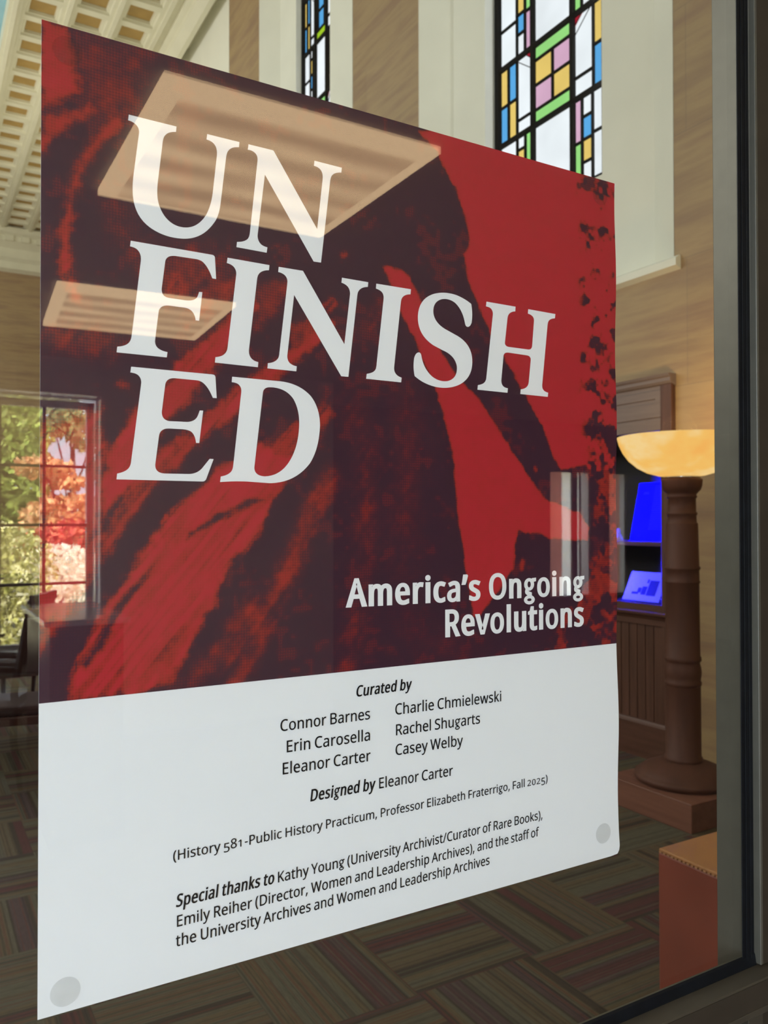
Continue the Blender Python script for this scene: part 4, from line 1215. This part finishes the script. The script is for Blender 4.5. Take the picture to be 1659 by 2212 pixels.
part_(b, 'beadboard_panel', M_wood, .002)
b = MB()
b.prism([(4.10, .235), (4.05, .235), (4.045, .222), (4.035, .212), (4.035, .0), (4.10, .0)], 1, C0-.015, C1)
part_(b, 'base_rail', M_wood_h)

# blue light strip in the case and what it shines on
lamp('case_light_strip', 'AREA', (4.09, 3.62, 1.70), 60, (0, 0, 1), aim=(4.34, 3.12, 1.56), size=.05, size_y=.5, spread=1.1)
lamp('case_light_strip_low', 'AREA', (4.09, 3.62, 1.12), 15, (.02, .02, 1), aim=(4.26, 3.14, 1.07), size=.05, size_y=.2, spread=1.1)
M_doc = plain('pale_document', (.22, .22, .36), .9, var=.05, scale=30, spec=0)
M_doc_deep = plain('blue_lit_document', (.012, .012, .50), .9, var=.1, scale=8, spec=0)  # pale sheet with the blue of the case light put into its colour
M_doc_print = plain('document_print', (.03, .03, .10), .9, spec=0)
M_acryl = plain('clear_grey_acrylic', (.55, .55, .6), .2)


def leaning(name, label, cat, y0, y1, zb, h, lean, xb, group, lines, skew=0, mat=None):
    root = empty(name, label, cat, (xb, (y0+y1)/2, zb), 0, group)
    w_ = y1-y0
    t = .006
    s = MB()
    A = lambda yy, k, d: (k*lean+d, yy+(skew*k), k*h)
    s.hexa([A(-w_/2, 0, 0), A(w_/2, 0, 0), A(w_/2, 0, t), A(-w_/2, 0, t), A(-w_/2, 1, 0), A(w_/2, 1, 0), A(w_/2, 1, t), A(-w_/2, 1, t)])
    s.build('sheet', mat or M_doc, root)
    q = MB()
    for (a, b_, c, d) in lines:
        q.poly([A(-w_/2+a*w_, c, -.0008), A(-w_/2+b_*w_, c, -.0008), A(-w_/2+b_*w_, d, -.0008), A(-w_/2+a*w_, d, -.0008)])
    q.build('printed_marks', M_doc_print, root)
    st = MB()
    st.hexa([(lean*.7+.004, -.02, h*.7), (lean*.7+.008, -.02, h*.7), (lean+.12, -.02, 0), (lean+.125, -.02, 0),
             (lean*.7+.004, .02, h*.7), (lean*.7+.008, .02, h*.7), (lean+.12, .02, 0), (lean+.125, .02, 0)])
    st.build('easel_strut', M_acryl, root)
    return root


leaning('document_panel', 'tall blue lit document panel leaning on the upper cabinet shelf', 'document', 2.925, 3.30, 1.373, .39, .06, 4.24,
        'blue lit documents in the cabinet', [(.1+.0, .62, .93-.035*k, .945-.035*k) for k in range(22)]+[(.74, .86, .80, .84)], skew=-.035, mat=M_doc_deep)
leaning('picture_card', 'blue lit card with a dark picture leaning on the cabinet floor', 'card', 3.005, 3.315, .977, .19, .06, 4.18,
        'blue lit documents in the cabinet', [(.15, .40, .2, .72), (.42, .55, .22, .5), (.56, .66, .28, .45), (.62, .8, .22, .3), (.42, .47, .62, .75)], skew=-.035)
b = MB()
b.lathe([(.0, 0), (.030, 0), (.032, .01), (.022, .03), (.012, .05), (.010, .075), (.004, .085)], (0, 0, 0), 20)
tag(b.build('small_figurine', M_doc, loc=(4.16, 3.325, 1.3725)), 'small pale cone shaped figurine at the left of the blue document panel', 'figurine')
b = MB()
b.box(-.01, .05, -.05, .05, 0, .022)
tag(b.build('shelf_tag', M_doc, loc=(4.087, 3.37, 1.3725), bevel=.002), 'small blue lit tag lying at the front edge of the cabinet shelf', 'tag')

# ------------------------------------------------------------------ torchiere
LX, LY = 3.527, 2.27
fl_ = empty('floor_lamp', 'brown column floor lamp with glowing alabaster bowl beside the cabinet', 'floor lamp', (LX, LY, 0))
MB().box(-.28, .28, -.28, .28, 0, .141).build('plinth', M_plinth, fl_, bevel=.004)
MB().lathe([(.0, .141), (.238, .141), (.240, .150), (.246, .154), (.250, .164), (.246, .176), (.232, .180), (.226, .190), (.205, .208), (.165, .226), (.125, .240), (.100, .248), (.0, .249)], (0, 0, 0), 72, close=False).build('base', M_lampwood, fl_)
MB().lathe([(.0, .246), (.093, .246), (.097, .252), (.097, .266), (.090, .272), (.0885, .637), (.090, .642), (.0935, .648), (.0935, .660), (.088, .668), (.0915, .690), (.0935, .711), (.0915, .735), (.085, .759), (.086, .766), (.0925, .772), (.0925, .790), (.087, .798),
            (.084, 1.175), (.088, 1.180), (.0895, 1.186), (.085, 1.193), (.0845, 1.246), (.090, 1.251), (.0905, 1.260), (.0845, 1.268), (.0795, 1.488), (.078, 1.493), (.0735, 1.497), (.072, 1.534), (.0765, 1.539), (.0765, 1.548), (.0705, 1.553),
            (.070, 1.624), (.0755, 1.628), (.0755, 1.637), (.071, 1.642), (.080, 1.654), (.094, 1.668), (.101, 1.689), (.1035, 1.712), (.1035, 1.724), (.098, 1.728), (.0, 1.728)], (0, 0, 0), 64, close=False).build('column', M_lampwood, fl_)
MB().lathe([(.0, 1.728), (.094, 1.728), (.094, 1.743), (.0, 1.743)], (0, 0, 0), 48, close=False).build('collar', M_chrome, fl_)['label'] = 'polished steel collar'
m, nt, p, out = new_mat('glowing_alabaster')
n = N(nt)
e = n.add('ShaderNodeEmission')
fac = n.noise(n.coord((1, 1, 1.6)), 4.2, 3, .55)
n.link(n.ramp(fac, [(.30, (1, .50, .12)), (.45, (1, .58, .15)), (.6, (1, .70, .30)), (.75, (1, .62, .16))]), e.inputs[0])
e.inputs[1].default_value = 1.0
n.link(e.outputs[0], out.inputs[0])
bo = MB().lathe([(.0, 1.740), (.085, 1.740), (.120, 1.744), (.175, 1.760), (.225, 1.787), (.270, 1.826), (.300, 1.868), (.320, 1.912), (.330, 1.950), (.322, 1.952), (.312, 1.914), (.292, 1.872), (.262, 1.832), (.218, 1.796), (.168, 1.770), (.0, 1.752)], (0, 0, 0), 80, close=False).build('bowl', m, fl_)
bo['label'] = 'glowing honey alabaster bowl'
lamp('floor_lamp_bulb', 'POINT', (LX, LY, 1.99), 20, (1, .66, .30), radius=.09)

# ------------------------------------------------------------------ bench by the glass
be = empty('upholstered_bench', 'red brown box shaped bench with tan top standing by the glass', 'bench', (2.40, .62, 0))
MB().box(-.417, .5, -.42, .46, .0, .492).build('bench_body', M_brown_seat, be, bevel=.006)
MB().box(-.416, .5, -.42, .459, .493, .503).build('top_panel', M_tan_top, be, bevel=.004)
sm = MB()
for k in range(60):
    y_ = -.41+k*.0145
    sm.box(-.4195, -.4145, y_, y_+.009, .4915, .4955)
sm.build('edge_stitching', plain('pale_stitch', (.40, .20, .09), .7), be)


# ------------------------------------------------------------------ furniture
def chair(name, label, loc, rz, wm, pad, group=None, back=1.0, seat=.45):
    r = empty(name, label, 'chair', loc, rz, group)
    for sx in (-1, 1):
        MB().tube([(sx*.21, -.20, 0), (sx*.215, -.205, seat*.5), (sx*.21, -.20, seat+.2)], [.016, .02, .018], 10, 0).build('leg', wm, r)
        MB().tube([(sx*.20, .25, 0), (sx*.205, .21, seat*.6), (sx*.205, .215, seat+.1), (sx*.20, .30, back)], [.016, .021, .021, .017], 10, 0).build('leg', wm, r)
        MB().tube([(sx*.225, -.24, seat+.215), (sx*.235, -.10, seat+.225), (sx*.225, .10, seat+.215), (sx*.208, .245, seat+.2)], [.017, .022, .020, .015], 10, 0).build('armrest', wm, r)
    MB().box(-.225, .225, -.225, .215, seat-.07, seat-.02).build('seat_frame', wm, r, bevel=.006)
    MB().box(-.22, .22, -.225, .20, seat-.02, seat+.035).build('seat', pad, r, bevel=.018)
    q = MB()
    A = lambda x, y, z: (x, y, z)
    q.hexa([A(-.19, .225, seat+.22), A(.19, .225, seat+.22), A(.19, .262, seat+.22), A(-.19, .262, seat+.22), A(-.19, .282, back-.01), A(.19, .282, back-.01), A(.19, .322, back-.01), A(-.19, .322, back-.01)])
    q.build('backrest', pad, r, bevel=.014)
    MB().box(-.205, .205, .29, .325, back-.02, back+.03).build('top_rail', wm, r, bevel=.008)
    return r


M_mahog = wood('mahogany', (.030, .008, .006), (.070, .020, .013))
M_pad_maroon = plain('maroon_seat_cloth', (.035, .010, .010), .8)
chair('reading_chair', 'dark mahogany armchair seen at the left edge, nearer the glass', (.56, 4.45, 0), math.radians(170), M_mahog, M_pad_maroon, 'reading room armchairs')
chair('reading_chair', 'dark mahogany armchair seen at the left edge, behind the nearer one', (.80, 6.75, 0), math.radians(15), M_mahog, M_pad_maroon, 'reading room armchairs')
rt = empty('reading_table', 'long dark mahogany reading table at the left edge behind the armchair', 'table', (.25, 5.45, 0))
MB().box(-.95, .85, -.42, .42, .715, .75).build('table_top', M_mahog, rt, bevel=.006)
MB().box(-.88, .48, -.36, .36, .50, .715).build('apron', M_mahog, rt)
for sx in (-.86, .76):
    for sy in (-.34, .34):
        MB().tube([(sx, sy, 0), (sx, sy, .3), (sx, sy, .62)], [.028, .04, .036], 12).build('leg', M_mahog, rt)

# ------------------------------------------------------------------ lobby on the viewer's side (what the glass mirrors)
struct(MB().box(-4.1, 9, -8, .02, -.12, 0).build('floor_lobby', M_lobby_floor))
lc = MB()
lc.box(-4.1, 9, -6.5, -.03, 2.62, 2.8)
struct(lc.build('ceiling_lobby', M_tile))
lw = MB()
WX0, WX1, WZ0, WZ1, WY = -.14, 1.095, .655, 2.330, -5.2
OX0, OX1, OZ0, OZ1 = WX0-.045, WX1+.045, WZ0-.03, WZ1+.048
lw.box(-4.1, OX0, WY-.035, WY, 0, 2.62); lw.box(OX1, 2.93, WY-.035, WY, 0, 2.62)
lw.box(OX0, OX1, WY-.035, WY, 0, OZ0); lw.box(OX0, OX1, WY-.035, WY, OZ1, 2.62)
lw.box(2.73, 2.93, -6.3, WY-.035, 0, 2.62)
struct(lw.build('wall_lobby_window', M_lobby_light))
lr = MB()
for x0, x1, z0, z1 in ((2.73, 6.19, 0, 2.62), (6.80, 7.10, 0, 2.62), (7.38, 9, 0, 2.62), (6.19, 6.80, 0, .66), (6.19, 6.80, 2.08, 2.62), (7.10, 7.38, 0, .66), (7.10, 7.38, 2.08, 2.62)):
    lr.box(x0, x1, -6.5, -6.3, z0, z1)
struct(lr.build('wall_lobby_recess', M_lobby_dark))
struct(MB().box(-4.2, -4.1, -6.5, .1, 0, 2.8).build('wall_lobby_left', M_lobby_light))
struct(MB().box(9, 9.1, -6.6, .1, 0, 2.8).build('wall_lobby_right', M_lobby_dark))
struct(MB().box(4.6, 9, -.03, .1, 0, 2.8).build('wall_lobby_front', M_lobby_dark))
lb = MB()
lb.box(2.2, 9, -.9, -.45, 2.40, 2.62)
struct(lb.build('trim_lobby_bulkhead', M_lobby_light))

w4 = empty('window_4', 'white sash window with autumn trees outside, mirrored at the left', 'window', (WX0, WY, WZ0))
struct(w4)


def wpart(mb, name, mat, root, bevel=0):
    off = root.location
    mb.v = [(x-off.x, y-off.y, z-off.z) for x, y, z in mb.v]
    return mb.build(name, mat, root, bevel=bevel)


m, nt, p, out = new_mat('translucent_blind')
n = N(nt)
tl = n.add('ShaderNodeBsdfTranslucent'); tl.inputs[0].default_value = (.70, .70, .73, 1)
df = n.add('ShaderNodeBsdfDiffuse'); df.inputs[0].default_value = (.6, .6, .6, 1)
mx = n.add('ShaderNodeMixShader'); mx.inputs[0].default_value = .2
n.link(tl.outputs[0], mx.inputs[1]); n.link(df.outputs[0], mx.inputs[2]); n.link(mx.outputs[0], out.inputs[0])
M_blind = m
M_blind_pink = m.copy(); M_blind_pink.name = 'translucent_pink_blind'
for nd in M_blind_pink.node_tree.nodes:
    if nd.type == 'BSDF_TRANSLUCENT':
        nd.inputs[0].default_value = (.72, .46, .42, 1)
m, nt, p, out = new_mat('backlit_vinyl')
n = N(nt)
tl = n.add('ShaderNodeBsdfTranslucent'); tl.inputs[0].default_value = (.93, .94, .96, 1)
df = n.add('ShaderNodeBsdfDiffuse'); df.inputs[0].default_value = (.7, .7, .7, 1)
mx = n.add('ShaderNodeMixShader'); mx.inputs[0].default_value = .12
n.link(tl.outputs[0], mx.inputs[1]); n.link(df.outputs[0], mx.inputs[2]); n.link(mx.outputs[0], out.inputs[0])
M_vinyl = m
b = MB()
for d0, d1, e0, e1 in ((0, .022, .034, .042), (.034, .042, .050, .058)):
    b.box(OX0+d0, OX0+d1, WY-e1, WY-e0, OZ0, OZ1-d0); b.box(OX1-d1, OX1-d0, WY-e1, WY-e0, OZ0, OZ1-d0)
    b.box(OX0+d0, OX1-d0, WY-e1, WY-e0, OZ1-d1, OZ1-d0)
b.box(OX0, OX1, WY-.042, WY-.034, OZ0, OZ0+.034)
wpart(b, 'vinyl_casing', M_vinyl, w4)['label'] = 'white casing lit through by daylight'
b = MB()
b.box(OX0+.016, OX0+.030, WY-.06, WY-.03, OZ0, OZ1-.016); b.box(OX1-.030, OX1-.016, WY-.06, WY-.03, OZ0, OZ1-.016)
b.box(OX0+.016, OX1-.016, WY-.06, WY-.03, OZ1-.030, OZ1-.016)
wpart(b, 'casing_recess', M_blind, w4)
b = MB(); b.box(OX0-.04, OX1+.04, WY-.03, WY+.11, OZ0-.03, OZ0-.004)
wpart(b, 'window_stool', M_white_trim, w4, .004)
b = MB()
b.box(WX0, WX1, WY-.09, WY-.04, WZ1-.05, WZ1); b.box(WX0, WX1, WY-.09, WY-.04, WZ0, WZ0+.035)
b.box(WX0, WX0+.045, WY-.09, WY-.04, WZ0, WZ1); b.box(WX1-.045, WX1, WY-.09, WY-.04, WZ0, WZ1)
wpart(b, 'sash_frame', M_white_trim, w4, .003)
b = MB()
for x in (.23, .505, .78):
    b.box(x-.010, x+.010, WY-.085, WY-.055, WZ0, WZ1)
for z in (1.086, 1.484, 1.884):
    b.box(WX0, WX1, WY-.085, WY-.055, z-.009, z+.009)
wpart(b, 'glazing_bars', M_grey_bar, w4)
b = MB(); b.box(WX0+.01, WX1-.01, WY-.073, WY-.069, WZ0+.01, WZ1-.01)
wpart(b, 'glass_pane', M_glass, w4)

for k, (x0, x1, lab) in enumerate(((6.19, 6.80, 'narrow lobby window with pale blind strips, mirrored over the end of the poster subtitle'),
                                   (7.10, 7.38, 'narrow lobby window with pale blinds, mirrored just right of the poster edge'))):
    r = empty('window_%d' % (5+k), lab, 'window', (x0, -6.3, .66))
    struct(r)
    b = MB()
    b.box(x0-.03, x1+.03, -6.3, -6.27, 2.06, 2.11); b.box(x0-.03, x1+.05, -6.3, -6.24, .63, .665)
    strips = [(-.02, .20, M_blind_pink, 'pinkish blind strip'), (.20, .335, M_vinyl, 'white blind strip'), (.42, .46, M_vinyl, 'white blind strip'), (.475, .63, M_blind, 'grey blind strip')] if k == 0 else \
             [(-.02, .20, M_blind_pink, 'pinkish blind strip'), (.20, .30, M_blind, 'grey blind strip')]
    if k == 0:
        b.box(x0+.335, x0+.42, -6.345, -6.31, .66, 2.08); b.box(x0+.46, x0+.475, -6.345, -6.31, .66, 2.08)
    wpart(b, 'sash_frame', M_grey_bar, r, .003)
    for a0, a1, mt, lab2 in strips:
        b = MB(); b.box(x0+a0, x0+a1, -6.34, -6.335, .64, 2.10)
        wpart(b, 'blind', mt, r)['label'] = lab2

# ceiling lights
m, nt, p, out = new_mat('lit_ribbed_diffuser')
n = N(nt)
e = n.add('ShaderNodeEmission')
t_ = n.add('ShaderNodeTexCoord'); sp = n.add('ShaderNodeSeparateXYZ'); n.link(t_.outputs['Object'], sp.inputs[0])
cv = n.add('ShaderNodeCombineXYZ'); n.link(n.math('MULTIPLY', sp.outputs[0], .35), cv.inputs[0]); n.link(sp.outputs[1], cv.inputs[1])
rib = n.math('ADD', n.math('MULTIPLY', n.noise(cv.outputs[0], 7, 2, .5), .5), n.math('MULTIPLY_ADD', n.math('SINE', n.math('MULTIPLY', sp.outputs[1], 36.0)), .14, .17))
n.link(n.ramp(rib, [(.24, (.60, .385, .195)), (.42, (.80, .53, .275)), (.60, (1.0, .69, .37))]), e.inputs[0])
e.inputs[1].default_value = 6.7
n.link(e.outputs[0], out.inputs[0])
M_diff = m
M_diff_side = emitter('lit_diffuser_edge', (1, .70, .38), 6.8)
CLG = empty('ceiling_light', 'larger mirrored square ceiling light crossing the letters UN', 'ceiling light', (.95, -1.765, 2.62), 0, 'lobby ceiling lights')


def light_parts(r):
    q = MB()
    h = .412
    for a, b_, z0, z1, mm in ((.0, .035, -.010, -.010, 0),):
        q.box(-h, h, -h, -h+.012, -.022, 0); q.box(-h, h, h-.012, h, -.022, 0); q.box(-h, -h+.012, -h, h, -.022, 0); q.box(h-.012, h, -h, h, -.022, 0)
    q.build('trim_frame', M_diff_side, r)
    q = MB()
    k0, k1 = h-.012, h-.052
    A = [(-k0, -k0, -.018), (k0, -k0, -.018), (k0, k0, -.018), (-k0, k0, -.018)]
    B = [(-k1, -k1, -.034), (k1, -k1, -.034), (k1, k1, -.034), (-k1, k1, -.034)]
    for i in range(4):
        j = (i+1) % 4
        q.poly([A[i], A[j], B[j], B[i]])
    q.build('bevelled_edge', M_diff_side, r)
    q = MB(); q.poly(B); q.build('diffuser', M_diff, r)


light_parts(CLG)
cl2 = CLG.copy(); COL.objects.link(cl2)
cl2.location = (1.03, -3.76, 2.62)
cl2.scale = (1.03, 1.05, 1)
cl2.rotation_euler = (0, 0, math.radians(3.5))
cl2['label'] = 'smaller mirrored ceiling light crossing the stem of the letter F'
for ch in list(CLG.children):
    c = ch.copy(); COL.objects.link(c); c.parent = cl2

# counter and chair of the lobby
cn = empty('pedestal_counter', 'narrow lobby counter with shiny grey top mirrored under the window', 'counter', (.725, -3.76, 0))
M_ctop = plain('grey_laminate', (.50, .52, .58), .16, var=.04)
MB().box(-.20, .19, -.45, .44, 1.022, 1.05).build('counter_top', M_ctop, cn, bevel=.004)
MB().box(-.17, .16, -.42, .41, 0, 1.022).build('counter_body', plain('maroon_laminate', (.045, .012, .012), .4), cn, bevel=.003)
chair('lobby_chair', 'black padded lobby chair mirrored in front of the tree window', (.40, -4.62, 0), math.radians(-65), plain('black_chair_frame', (.02, .016, .014), .3), M_black_pad, None, back=1.06, seat=.47)

# ------------------------------------------------------------------ outdoors
g = MB()
g.box(-40, 60, -90, -5.4, -.5, -.2)
struct(g.build('ground_lawn', plain('lawn', (.20, .19, .12), .9, var=.3, scale=1.5)))


def leaf_mat(name, a, b_, c):
    m, nt, p, out = new_mat(name)
    n = N(nt)
    fac = n.noise(n.coord(), 11, 3, .8)
    col = n.ramp(fac, [(.36, a), (.5, b_), (.62, c)])
    d = n.add('ShaderNodeBsdfDiffuse'); t = n.add('ShaderNodeBsdfTranslucent'); mx = n.add('ShaderNodeMixShader')
    mx.inputs[0].default_value = .35
    n.link(col, d.inputs[0]); n.link(col, t.inputs[0]); n.link(d.outputs[0], mx.inputs[1]); n.link(t.outputs[0], mx.inputs[2])
    gl = n.add('ShaderNodeBsdfGlossy'); gl.inputs['Roughness'].default_value = .35
    m2 = n.add('ShaderNodeMixShader'); m2.inputs[0].default_value = .07
    n.link(mx.outputs[0], m2.inputs[1]); n.link(gl.outputs[0], m2.inputs[2])
    n.link(m2.outputs[0], out.inputs[0])
    return m


M_bark = plain('bark', (.06, .045, .035), .9)


def tree(name, label, cat, loc, clumps, nleaf, size, lm, trunk, seed, group=None):
    rnd = random.Random(seed)
    r = empty(name, label, cat, loc, 0, group)
    q = MB()
    for cx, cy, cz, rx, ry, rz, share in clumps:
        for _ in range(int(nleaf*share)):
            while True:
                a, b_, c = (rnd.uniform(-1, 1) for _ in range(3))
                if .2 < a*a+b_*b_+c*c < 1:
                    break
            P = Vector((cx+a*rx, cy+b_*ry, cz+c*rz))
            u_ = Vector((rnd.gauss(0, 1), rnd.gauss(0, 1), rnd.gauss(0, 1))).normalized()
            w_ = u_.orthogonal().normalized()
            s = size*rnd.uniform(.6, 1.3)
            q.poly([P-u_*s, P+w_*s*.5, P+u_*s, P-w_*s*.5])
    q.build('foliage', lm, r, fix=False)
    k = MB()
    if trunk:
        k.tube([(0, 0, 0), (.05, .02, trunk*.5), (0, 0, trunk)], [.14, .10, .05], 10)
    for cx, cy, cz, rx, ry, rz, share in clumps:
        k.tube([(0, 0, max(0, (trunk or 0)*.55)), (cx*.5, cy*.5, cz*.75), (cx, cy, cz)], [.05, .03, .01], 6)
    k.build('trunk' if trunk else 'stems', M_bark, r)
    return r


L_green = leaf_mat('green_leaves', (.10, .16, .035), (.19, .25, .055), (.32, .34, .10))
L_olive = leaf_mat('olive_leaves', (.14, .15, .06), (.26, .26, .10), (.36, .36, .20))
L_red = leaf_mat('red_leaves', (.32, .035, .035), (.44, .07, .05), (.52, .17, .08))
L_orange = leaf_mat('orange_leaves', (.42, .15, .08), (.56, .29, .13), (.64, .48, .24))
L_yellow = leaf_mat('yellow_green_leaves', (.20, .22, .05), (.42, .40, .14), (.72, .70, .46))
L_pale = leaf_mat('pale_leaves', (.56, .44, .30), (.82, .78, .68), (.92, .92, .88))
tree('green_tree', 'tall green tree mirrored at the upper left of the lobby window', 'tree', (1.9, -20.6, -.2), [(0, 0, 3.6, 1.1, 1.0, 1.3, .45), (-.2, .3, 2.5, 1.2, 1.0, 1.2, .4), (.7, 0, 1.6, .7, .6, .7, .15)], 3300, .15, L_green, 4.2, 1)
tree('olive_tree', 'grey green tree with sky gaps mirrored at the upper right of the lobby window', 'tree', (4.15, -25, -.2), [(-.6, 0, 4.9, 1.0, .9, .7, .5), (.6, 0, 4.4, .9, .8, .6, .36), (.9, 0, 3.3, .4, .4, .3, .14)], 1100, .16, L_olive, 4.6, 2)
tree('maple_tree', 'red and orange maple mirrored in the right half of the lobby window', 'tree', (2.75, -16.5, -.2), [(-.5, 0, 2.78, .55, .5, .20, .16), (-.1, 0, 2.5, .40, .4, .16, .08), (.0, 0, 1.72, .95, .8, .55, .5)], 1900, .11, L_orange, 2.2, 3)
tree('maple_tree', 'deep red low maple mirrored below the orange crown', 'tree', (2.25, -13.2, -.2), [(.1, 0, 1.42, .7, .6, .34, .6), (-.5, 0, 1.3, .4, .3, .25, .4)], 1300, .085, L_red, 1.3, 4)
tree('leafy_shrub', 'yellow green shrub mirrored at the lower left of the lobby window', 'shrub', (.75, -10.2, -.2), [(0, 0, 1.15, .85, .6, .62, .6), (-.5, .1, .7, .7, .6, .5, .4), (.3, 0, .4, .6, .5, .4, .3)], 4600, .048, L_yellow, 0, 5)
tree('leafy_shrub', 'pale sunlit shrub mirrored above the shiny counter', 'shrub', (1.85, -11.6, -.2), [(0, 0, 1.0, .60, .5, .40, .6), (.1, .1, .5, .65, .5, .4, .4)], 3200, .045, L_pale, 0, 6)
